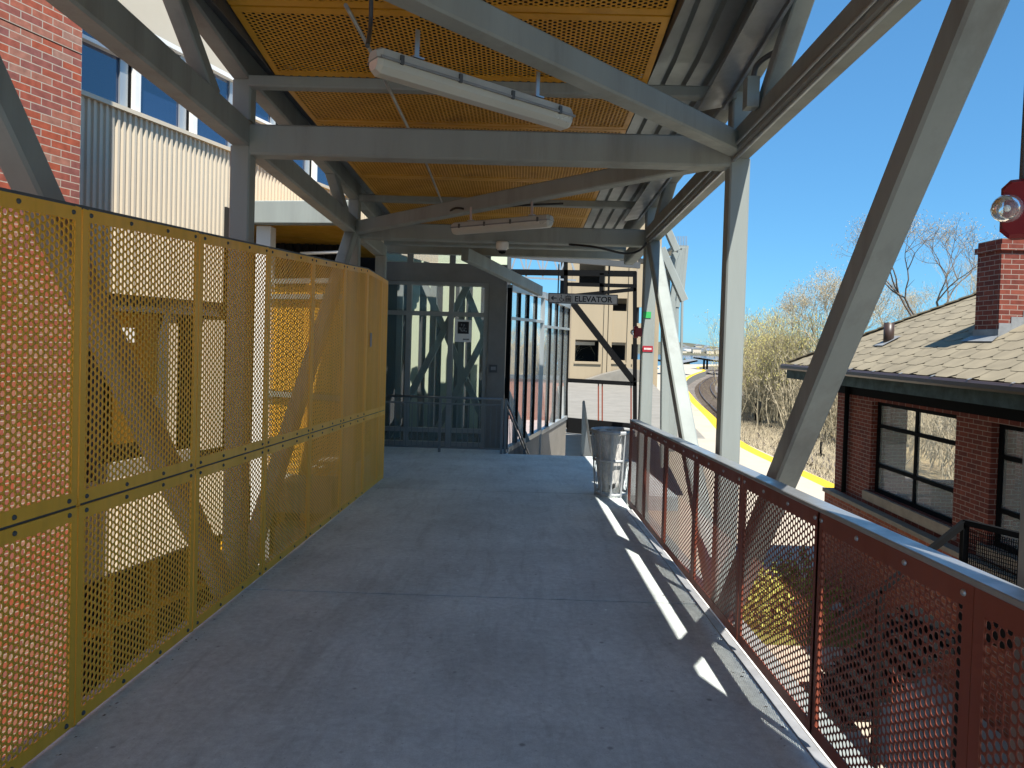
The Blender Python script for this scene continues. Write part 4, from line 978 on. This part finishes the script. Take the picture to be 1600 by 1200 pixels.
# ------------------------------------------------------------------ old brick station house
sh = thing('station_house', 'small old brick station house with pale shingled hip roof', 'house', (8.5, 11, PZ))
WX = 6.22; EX = 5.48; EZ = at(1240, 571, 15.2).z; YF = 14.45; EY = 15.2; XB = 11.6
zwt = at(1362, 626, 13.05).z; zws = at(1356, 766, 13.1).z
y1 = WX/((1363-814)/1150); y2 = WX/((1494-814)/1150); y3 = WX/((1540-814)/1150); 
win = [(y2, y1, zws, zwt), (y3-2.6, y3-.12, zws-.05, zwt-.02)]
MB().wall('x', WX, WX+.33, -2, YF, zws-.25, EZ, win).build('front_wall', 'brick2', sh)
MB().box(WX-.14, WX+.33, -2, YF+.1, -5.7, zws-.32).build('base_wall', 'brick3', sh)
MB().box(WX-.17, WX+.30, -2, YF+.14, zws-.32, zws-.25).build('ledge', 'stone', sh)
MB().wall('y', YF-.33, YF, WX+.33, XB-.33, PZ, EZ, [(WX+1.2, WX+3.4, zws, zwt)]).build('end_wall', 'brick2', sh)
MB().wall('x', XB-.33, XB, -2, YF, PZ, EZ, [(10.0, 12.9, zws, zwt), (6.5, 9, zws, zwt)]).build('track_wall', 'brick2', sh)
MB().box(WX+.4, XB-.4, -2, YF-.4, zws-.9, zws-.8).build('inner_floor', 'tie', sh)
MB().box(WX+.33, XB-.33, -2, YF-.33, EZ-.25, EZ-.15).build('inner_ceiling', 'conc', sh)
m = MB()
for k in range(5): m.box(WX+1.4+k*.7, WX+1.9+k*.7, 10.2+k*.3, 11+k*.3, zws-.8, zws-.05+.2*(k % 2))
build_each(m, 'desk', 'tie', sh)
for (a, b, c, d) in win:
    m = MB(); e = .07; X0, X1 = WX+.10, WX+.17
    m.box(X0, X1, a, a+e, c, d); m.box(X0, X1, b-e, b, c, d); m.box(X0, X1, a+e, b-e, c, c+e); m.box(X0, X1, a+e, b-e, d-e, d)
    wf = m.build('window_frame', 'black', sh)
    md = (a+b)/2+.0; m = MB(); m.box(X0+.01, X1-.01, md-.035, md+.035, c+e, d-e)
    hz = d-c
    for t_ in (.27, .70): m.box(X0+.004, X1+.004, a+e, b-e, d-hz*t_-.03, d-hz*t_+.03)
    build_each(m, 'glazing_bar', 'black', wf)
    MB().box(X0+.03, X0+.036, a+e, b-e, c+e, d-e).build('pane', 'glass', wf)
    MB().box(WX-.06, WX+.10, a-.12, b+.12, c-.16, c-.003).build('sill', 'stone', wf)
MB().tube([(WX-.06, YF-.55, zws-.2), (WX-.06, YF-.55, EZ-.05)], .045, 8).build('downpipe', 'black', sh)
# dark frieze and soffit
MB().box(WX-.02, WX+.36, -2, YF+.02, zwt+.05, EZ).build('frieze', 'black', sh)
MB().box(EX+.06, WX-.025, -2.6, EY-.06, EZ-.10, EZ-.04).build('soffit', 'black', sh)
MB().box(EX+.0, EX+.06, -2.6, EY, EZ-.26, EZ-.06).build('fascia', 'copper', sh)
MB().bar((EX-.06, -2.6, EZ-.03), (EX-.06, EY+.05, EZ-.03), .12, .11, bev=.03).build('gutter', 'gutter', sh)
m = MB(); y = -2.3
while y < EY: m.bar((EX-.11, y, EZ+.028), (EX+.10, y+.18, EZ+.06), .02, .008); y += .8
build_each(m, 'gutter_strap', 'galv', sh)
# hip roof: facing slope, end slope, ridge
SL = .56; RXm = (EX+XB+.75)/2; rise = (RXm-EX); RZ = EZ+.04+SL*rise; yr = EY-rise
XBe = 2*RXm-EX
MB().add([(EX, -2.6, EZ+.04), (EX, EY, EZ+.04), (RXm, yr, RZ), (RXm, -2.6, RZ), (XBe, EY, EZ+.04), (XBe, -2.6, EZ+.04)], [(0, 1, 2, 3), (1, 4, 2), (4, 5, 3, 2)]).build('roof', 'shingle', sh)
# shingle courses: hexagonal slate pattern as thin raised tabs (real geometry, one sheet)
nrm = Vector((-SL, 0, 1)).normalized(); tdir = Vector((1, 0, SL)).normalized()
m = MB(); cw_, chh = .46, .25; row = 0
Lsl = rise*math.sqrt(1+SL*SL)
while row*chh < Lsl-.1:
    d0 = row*chh; off = (row % 2)*cw_/2; y = -2.6+off
    while y < EY:
        xm = EX+(d0+chh*.5)/math.sqrt(1+SL*SL)
        if y+cw_/2 < EY-(xm-EX)-.05:
            def PT(a, dd, lift): 
                p_ = Vector((EX, y+a, EZ+.045))+tdir*(d0+dd)+nrm*lift; return p_
            e = .006; jt = rnd.uniform(0, .004)
            poly = [(e, .05), (cw_*.22, -.035), (cw_*.78, -.035), (cw_-e, .05), (cw_-e, chh+.02), (e, chh+.02)]
            top = [PT(a, dd, (.009+jt*.6) if dd < .06 else .003) for a, dd in poly]; bot = [PT(a, dd, .0) for a, dd in poly]
            m.add(top+bot, [(0, 1, 2, 3, 4, 5), (0, 6, 7, 1), (1, 7, 8, 2), (2, 8, 9, 3)])
        y += cw_
    row += 1
ro = m.build('shingles', 'shingle', sh)
hipd = Vector((RXm-EX, yr-EY, RZ-EZ-.04)); n_h = 22; m = MB()
for k in range(n_h):
    a = Vector((EX, EY, EZ+.07))+hipd*(k/n_h); b = Vector((EX, EY, EZ+.055))+hipd*((k+1.05)/n_h); m.bar(a, b, .20, .022, (0, 0, 1))
m.build('hip_tiles', 'shingle', sh)
# chimney
cx0, cy1 = 6.42, 10.0
def rz(x): return EZ+.04+SL*(x-EX)
ztop = at(1563, 372, 10.0).z
ch = MB(); ch.box(cx0, cx0+.95, cy1, cy1+.52, rz(cx0)-.3, ztop-.16); ch.box(cx0-.03, cx0+.98, cy1-.03, cy1+.55, ztop-.16, ztop-.08); ch.box(cx0, cx0+.95, cy1, cy1+.52, ztop-.08, ztop)
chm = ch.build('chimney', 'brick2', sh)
m = MB(); m.box(cx0-.012, cx0-.002, cy1-.02, cy1+.54, rz(cx0)-.1, rz(cx0)+.12)
m.add([(cx0-.02, cy1-.04, rz(cx0)+.03), (cx0-.02, cy1+.56, rz(cx0)+.03), (cx0-.15, cy1+.6, rz(cx0-.15)+.035), (cx0-.15, cy1-.12, rz(cx0-.15)+.035)], [(0, 1, 2, 3)])
for k in range(6): x = cx0+k*.16; m.box(x, x+.158, cy1-.014, cy1-.002, rz(x)-.05, rz(x)+.20)
m.build('flashing', 'lead', chm)
yv = 12.7; vx = (1384-814)/1150*yv; MB().tube([(vx, yv, rz(vx)-.1), (vx, yv, rz(vx)+.34)], .085, 14).build('vent_pipe', 'gutter', sh)
MB().add([(vx-.17, yv-.15, rz(vx-.17)+.04), (vx-.17, yv+.15, rz(vx-.17)+.04), (vx+.14, yv+.15, rz(vx+.14)+.04), (vx+.14, yv-.15, rz(vx+.14)+.04)], [(0, 1, 2, 3)]).build('vent_flashing', 'lead', sh)

# black stair rail by the station house
bs = thing('black_stair_rail', 'black metal stair guard with mesh panel before station house', 'stair guard', (4.4, 7.6, PZ))
by = 7.5
q0 = at(1448, 864, by); q1 = at(1508, 816, by); q2 = at(1600, 838, by-.6); q2b = q2+(q2-q1)*1.2
for a, b in ((q0+(q0-q1)*2.4, q1), (q1, q2b)): MB().bar(a, b, .06, .055).build('handrail', 'black', bs)
for p_ in (q1, q2, q2b, q0+(q0-q1)*1.2): MB().bar((p_.x, p_.y, PZ), (p_.x, p_.y, p_.z), .06, .06).build('post', 'black', bs)
ql = at(1510, 905, by); MB().bar((q1.x, q1.y, q1.z-1.0), (q2b.x, q2b.y, q2b.z-1.0), .06, .2).build('landing_edge', 'black', bs)
MB().hexa([(q1.x, q1.y-.02, q1.z-1.12), (q2b.x, q2b.y-.02, q2b.z-1.12), (q2b.x+.6, q2b.y+1.0, q2b.z-1.12), (q1.x+.6, q1.y+1.0, q1.z-1.12), (q1.x, q1.y-.02, q1.z-1.06), (q2b.x, q2b.y-.02, q2b.z-1.06), (q2b.x+.6, q2b.y+1.0, q2b.z-1.06), (q1.x+.6, q1.y+1.0, q1.z-1.06)]).build('landing', 'black', bs)
m = MB(); dv = q2b-q1; nn = 60
for k in range(nn):
    p_ = q1+dv*(k/nn); m.bar((p_.x, p_.y, p_.z-.95), (p_.x, p_.y, p_.z-.05), .006, .006)
for k in range(24): z = -.08-k*.037; m.bar((q1.x, q1.y, q1.z+z), (q2b.x, q2b.y, q2b.z+z), .006, .006)
m.build('mesh_panel', 'black', bs)
m = MB(); a = q0+(q0-q1)*2.2; b = q1; 
for k in range(10): t_ = k/10; p_ = a+(b-a)*t_; m.box(p_.x-.02, p_.x+.2, p_.y, p_.y+1.0, p_.z-1.15, p_.z-1.1)
build_each(m, 'tread', 'black', bs)

# ------------------------------------------------------------------ small things along the track
for (u_, v0, v1, lab) in ((1180, 629, 657, 'left thin black marker post on dry bank'), (1187, 627, 660, 'right thin black marker post on a small base')):
    p = atz(u_, v1, -3.3); t_ = at(u_, v0, p.y); o = MB().tube([p, (p.x, p.y, t_.z)], .07, 8).build('marker_post', 'black'); tag(o, lab, 'marker post')
p = atz(1282, 712, -3.6); t_ = at(1282, 690, p.y); o = MB().tube([p, (p.x, p.y, t_.z)], .05, 8).build('marker_post', 'black'); MB().box(p.x-.15, p.x+.15, p.y-.15, p.y+.15, p.z-.02, p.z+.1).build('post_base', 'black', o); tag(o, 'short black post with square base left of station house', 'marker post')
# platform shelters
def shelter(label, u0, u1, vt, y, posts, z0):
    a = at(u0, vt, y); b = at(u1, vt, y); t = thing('platform_shelter', label, 'shelter', ((a.x+b.x)/2, y, z0))
    MB().prism([(a.x, a.z), ((a.x+b.x)/2, a.z-.5), (b.x, b.z), (b.x, b.z+.25), ((a.x+b.x)/2, a.z-.2), (a.x, a.z+.25)], y, y+6, 'y').build('shelter_roof', 'black', t)
    MB().prism([(a.x, a.z+.26), ((a.x+b.x)/2, a.z-.19), (b.x, b.z+.26), (b.x, b.z+.29), ((a.x+b.x)/2, a.z-.16), (a.x, a.z+.29)], y-.1, y+6, 'y').build('roof_sheet', 'lead', t)
    for u_ in posts: p = at(u_, vt, y); MB().bar((p.x, y+3, z0), (p.x, y+3, p.z), .35, .35).build('shelter_post', 'black', t)
shelter('dark winged platform shelter on tall posts beside far platform', 1094, 1148, 561, 150, (1106, 1111), -3)
shelter('lower dark shelter roof left of far platform', 1035, 1090, 565, 118, (1066, 1048), -3)
# houses across the water
hp = [(1066, 548, 12, 8), (1075, 545, 14, 9), (1082, 547, 12, 9), (1089, 545, 11, 7), (1096, 549, 10, 7), (1103, 547, 11, 9), (1110, 548, 10, 8), (1117, 549, 10, 7), (1070, 541, 9, 7), (1092, 540, 9, 7), (1106, 542, 9, 7), (1060, 546, 12, 8), (1124, 547, 10, 8)]
hl = ['white gabled house on far shore, leftmost by the column', 'large white gabled shore house with wide roof', 'white shore house right of the widest one', 'pale gray house near middle of far shore', 'small cream house low on far shore', 'white house with steep gable above shelter roof', 'cream house behind the winged shelter', 'white house next to the near column', 'upper hillside house at left, pale gray', 'upper hillside house in middle, pale', 'upper hillside house at right, pale', 'shore house half hidden by far struts', 'shore house hidden behind near column']
for i, (u_, v_, wp, hp_) in enumerate(hp):
    y = 925+i % 3*15+(70 if v_ < 544 else 0); p = at(u_, v_+4, y); wx = wp/FPX*y*.58; hz = hp_/FPX*y*1.25
    t = thing('shore_house', hl[i], 'house', (p.x, y, p.z-hz*.4), group='houses on the far shore')
    b0_ = p.z-hz*.9; b1_ = p.z+hz*.42
    MB().box(p.x-wx, p.x+wx, y, y+10, b0_, b1_).build('house_wall', 'white' if i % 3 else 'clad', t)
    MB().prism([(p.x-wx-.4, b1_), (p.x+wx+.4, b1_), (p.x, b1_+hz*.33)], y-.4, y+10.4, 'y').build('house_roof', 'lead' if i % 2 else 'mull', t)
    m = MB()
    for k in (-.5, 0, .5): m.box(p.x+k*wx-.5, p.x+k*wx+.5, y-.12, y-.003, b0_+hz*.4, b0_+hz*.7)
    build_each(m, 'house_window', 'black', t)

# ------------------------------------------------------------------ vegetation
def tri_tubes(segs, name, m, parent=None):
    """many tapered 3-sided twigs in one mesh; segs = list of (a,b,ra,rb)"""
    A = np.array([s[0] for s in segs], float); B = np.array([s[1] for s in segs], float)
    ra = np.array([s[2] for s in segs])[:, None]; rb = np.array([s[3] for s in segs])[:, None]
    T = B-A; T /= np.linalg.norm(T, axis=1, keepdims=True)+1e-9
    ref = np.where(abs(T[:, 2:3]) > .9, np.array([[1., 0, 0]]), np.array([[0, 0, 1.]]))
    U = np.cross(T, ref); U /= np.linalg.norm(U, axis=1, keepdims=True)+1e-9; W = np.cross(T, U)
    P = []
    for base, r in ((A, ra), (B, rb)):
        for k in range(3): a = 2*math.pi*k/3; P.append(base+r*(U*math.cos(a)+W*math.sin(a)))
    V = np.stack(P, 1).reshape(-1, 3); K = len(segs)
    F = (np.array([(0, 1, 4, 3), (1, 2, 5, 4), (2, 0, 3, 5)])[None]+(np.arange(K)*6)[:, None, None]).reshape(-1, 4)
    if parent is not None: V = V-np.array(root_loc(parent))
    me = bpy.data.meshes.new(name); me.vertices.add(len(V)); me.vertices.foreach_set('co', V.ravel()); me.loops.add(F.size); me.loops.foreach_set('vertex_index', F.ravel().astype(np.int32))
    me.polygons.add(len(F)); me.polygons.foreach_set('loop_start', np.arange(0, F.size, 4, dtype=np.int32)); me.materials.append(MT[m]); me.update()
    o = bpy.data.objects.new(name, me); COL.objects.link(o)
    if parent is not None: o.parent = parent
    return o
def bare_tree(label, base, height, spread, seed, depth=7, m_='twig', group=None, ratio=.74, start=.34, r0=.2, up_=.25, buds=0):
    r = random.Random(seed); trunk = []; crown = []
    t = thing('bare_tree', label, 'tree', base, group=group); tips = []
    def grow(p, d, L, rad, lv):
        q = p; segs = trunk if lv < 2 else crown; k = 3
        for i in range(k):
            d = (d+Vector((r.gauss(0, .13), r.gauss(0, .13), r.gauss(0, .09)+up_*.12))).normalized(); n = q+d*(L/k)
            r1 = rad*(1-.28*i/k); r2 = rad*(1-.28*(i+1)/k); segs.append((tuple(q), tuple(n), r1, r2)); q = n
            if lv >= 3 and r.random() < .55:
                dd = (d+Vector((r.gauss(0, .7), r.gauss(0, .7), r.gauss(.1, .5)))).normalized(); e = q+dd*L*.5; crown.append((tuple(q), tuple(e), rad*.4, rad*.15)); tips.append(e)
        if lv >= depth: tips.append(q); return
        for j in range(2 if r.random() < .62 else 3):
            a = Vector((r.gauss(0, spread), r.gauss(0, spread), r.gauss(up_, .25))); grow(q, (d+a).normalized(), L*r.uniform(ratio-.08, ratio+.08), rad*.62, lv+1)
    grow(Vector(base), Vector((0, 0, 1)), height*start, r0, 0)
    tri_tubes(trunk, 'trunk', 'bark', t); tri_tubes(crown, 'crown', m_, t)
    if buds:
        seg = []
        for e in tips:
            for _ in range(buds):
                o = Vector((r.gauss(0, .22), r.gauss(0, .22), r.gauss(0, .22))); a = e+o; seg.append((tuple(a), tuple(a+Vector((r.uniform(-.1, .1), r.uniform(-.1, .1), r.uniform(-.16, .1)))), .016, .006))
        tri_tubes(seg, 'buds', 'catkin' if buds > 1 else 'twigpale', t)
    return t
def gpt(u_, y, z=-3.2): return ((u_-814)/1150*y, y, z)
bare_tree('spreading bare tree with dark limbs above station roof', gpt(1478, 46), 11.6, .55, 11, 8, 'bark', r0=.24, up_=.22, buds=1)
bare_tree('smaller bare tree left of the dark limbed one', gpt(1432, 43), 8.6, .6, 23, 8, 'twig', r0=.17)
bare_tree('pale fuzzy budding tree partly behind the diagonal brace', gpt(1318, 50), 8.4, .5, 5, 8, 'twigpale', r0=.17, buds=1)
bare_tree('pale budding tree behind the vent pipe', gpt(1385, 56), 8.4, .5, 8, 8, 'twigpale', r0=.17, buds=1)
bare_tree('thin bare tree just left of the chimney', gpt(1535, 54), 11.0, .45, 31, 7, 'twigpale', r0=.16)
bare_tree('thin pale tree behind right side of chimney', gpt(1600, 50), 9.5, .5, 37, 6, 'twigpale', r0=.16)
# willow scrub: many upright wands
def scrub(name, label, pts, hmin, hmax, n, seed, m_, budm=None, rad=.018, lean=.25, kind=None, bud_p=.5):
    r = random.Random(seed); seg = []; bud = []
    for _ in range(n):
        x, y, z = r.choice(pts); x += r.gauss(0, 1.3); y += r.gauss(0, 1.3); h = r.uniform(hmin, hmax); d = Vector((r.gauss(0, lean), r.gauss(0, lean), 1)).normalized(); p = Vector((x, y, z)); k = 4; rr = rad*r.uniform(.7, 1.4)
        for i in range(k):
            d = (d+Vector((r.gauss(0, .1), r.gauss(0, .1), .03))).normalized(); q = p+d*(h/k); seg.append((tuple(p), tuple(q), rr*(1-i/k*.8), rr*(1-(i+1)/k*.8))); 
            for _b in range(2):
                dd = (d+Vector((r.gauss(0, .6), r.gauss(0, .6), r.gauss(.1, .3)))).normalized(); e = q+dd*h*r.uniform(.1, .22); seg.append((tuple(q), tuple(e), rr*.5, rr*.2))
                if budm and i >= 1:
                    for _c in range(5):
                        if r.random() < bud_p: a = q+(e-q)*r.random()+Vector((r.gauss(0, .12), r.gauss(0, .12), r.gauss(0, .12))); bud.append((tuple(a), tuple(a+Vector((r.uniform(-.08, .08), r.uniform(-.08, .08), r.uniform(.03, .14)))), .02, .009))
            p = q
    t = thing(name, label, 'shrub', pts[0]) if not kind else None
    a = tri_tubes(seg, 'stems' if t else name, m_, t)
    if kind: a['kind'] = kind
    if bud: 
        b = tri_tubes(bud, 'buds' if t else 'spring_foliage', budm, t)
        if kind: b['kind'] = kind
line = [gpt(u_, y) for u_, y in ((1196, 66), (1198, 62), (1200, 58), (1205, 58), (1218, 55), (1232, 54), (1246, 52), (1262, 50))]
scrub('willow_thicket', 'yellow green willow thicket along the dry bank', line, 4.6, 7.2, 900, 2, 'twig', 'catkin', rad=.022)
line = [gpt(u_, y) for u_, y in ((1290, 46), (1320, 44), (1360, 42), (1420, 38), (1480, 34), (1540, 30), (1600, 28), (1660, 27))]
scrub('bare_thicket', 'tan bare thicket behind the station house', line, 2.6, 5.0, 900, 4, 'twigpale', 'twigpale', rad=.022, bud_p=.25)
line = [gpt(u_, y, -3.3) for u_, y in ((1170, 62), (1185, 58), (1200, 56), (1220, 53), (1240, 50), (1262, 47), (1285, 44), (1310, 42))]
scrub('bramble_undergrowth', None, line, 1.0, 2.6, 420, 6, 'twig', None, rad=.014, lean=.5, kind='stuff')
r = random.Random(12); seg = []
for _ in range(9000):
    y = r.uniform(24, 70); x = y*(r.uniform(1150, 1330)-814)/1150; 
    p = Vector((x, y, -3.75+.0*y)); h = r.uniform(.12, .45); e = p+Vector((r.gauss(0, .15), r.gauss(0, .15), h)); seg.append((tuple(p), tuple(e), .02, .004))
o = tri_tubes(seg, 'dry_grass', 'twigpale'); o['kind'] = 'stuff'
def leafy(name, label, c, rx, ry, rz_, n, seed, m_='leaf', size=.1, cat='shrub'):
    r = random.Random(seed); m = MB()
    for _ in range(n):
        a = r.uniform(0, 6.283); b = math.acos(r.uniform(-.2, 1)); k = r.uniform(.35, 1)**.5*(1+.25*math.sin(3*a+seed)+.15*math.sin(7*a))
        p = Vector((c[0]+rx*k*math.sin(b)*math.cos(a), c[1]+ry*k*math.sin(b)*math.sin(a), c[2]+rz_*k*math.cos(b)))
        u1 = Vector((r.gauss(0, 1), r.gauss(0, 1), r.gauss(0, 1))).normalized()*size*r.uniform(.6, 1.3); u2 = u1.cross(Vector((r.gauss(0, 1), r.gauss(0, 1), r.gauss(0, 1)))).normalized()*size*.5
        m.quad(p-u1, p+u2, p+u1, p-u2)
    t = thing(name, label, cat, c); m.build('foliage', m_, t); seg = [((c[0], c[1], c[2]), (c[0]+r.gauss(0, rx*.5), c[1]+r.gauss(0, ry*.5), c[2]+rz_*.7), .02, .006) for _ in range(10)]; tri_tubes(seg, 'stems', 'bark', t)
MT['yleaf'] = mat('yellow_green_leaf', (.30, .31, .06), .8, var=.3, vscale=3)
for i, (px_, py_, lab) in enumerate(((4.6, 12.6, 'yellow flowering shrub nearest the station wall corner'), (3.9, 13.4, 'yellow green shrub in the middle of planting bed'), (5.3, 13.6, 'yellow green shrub beyond the flowering one'))):
    leafy('planting_shrub', lab, (px_, py_, PZ), .75, .7, .75, 1500, 40+i, 'yleaf', .06)
structure(MB().quad((3.0, 11.6, PZ+.002), (6.1, 11.6, PZ+.002), (6.1, 14.8, PZ+.002), (3.0, 14.8, PZ+.002)).build('planting_bed', 'spring_grass'))
for i, (u_, v_, lab) in enumerate(((1090, 580, 'dark green bush beside far platform shelter'), (1074, 585, 'olive bush left of far platform'), (1068, 572, 'small green treetop by the water'))):
    p = at(u_, v_, 195); s_ = 2.4 if i < 2 else 1.8
    leafy('waterside_bush', lab, (p.x, 195, -4), s_, s_, p.z+4+1.6, 1400, 60+i, 'leaf', .35)

line = [((u_-814)/1150*62, 62, -4.5) for u_ in (770, 785, 800, 815, 830, 845, 860, 872)]
scrub('hillside_thicket', 'brown bare thicket seen through the stair glass wall', line, 4.5, 7.2, 500, 16, 'twigpale', 'twigpale', rad=.03, bud_p=.3)
o = MB().wall('y', 44, 44.3, at(760, 600, 44).x, at(886, 600, 44).x, -5.6, at(820, 592, 44).z, []).build('boundary_wall', 'brickpave'); tag(o, 'long brown brick wall behind the stair glass', 'wall')
MB().box(at(760, 600, 44).x, at(886, 600, 44).x, 43.9, 44.4, at(820, 592, 44).z, at(820, 586, 44).z).build('wall_cap', 'steel_dark', o)

# windblown litter along the kerbs of the walkway
r = random.Random(77); m = MB()
for k in range(260):
    if k < 110: x = 1.335-abs(r.gauss(0, .05)); y = r.uniform(1.5, 9.5)
    elif k < 200: x = XL+.02+abs(r.gauss(0, .06)); y = r.uniform(2, 10.5)
    else: x = 1.15+r.gauss(0, .17); y = 9.62+r.gauss(0, .12)
    a = r.uniform(0, 6.28); e = r.uniform(.004, .014); c, q = math.cos(a)*e, math.sin(a)*e; h = r.uniform(.001, .005)
    m.quad((x-c, y-q, .0012), (x+q*.4, y-c*.4, h), (x+c, y+q, .002), (x-q*.4, y+c*.4, h))
o = m.build('leaf_litter', 'tie', None, ramp=True); o['kind'] = 'stuff'
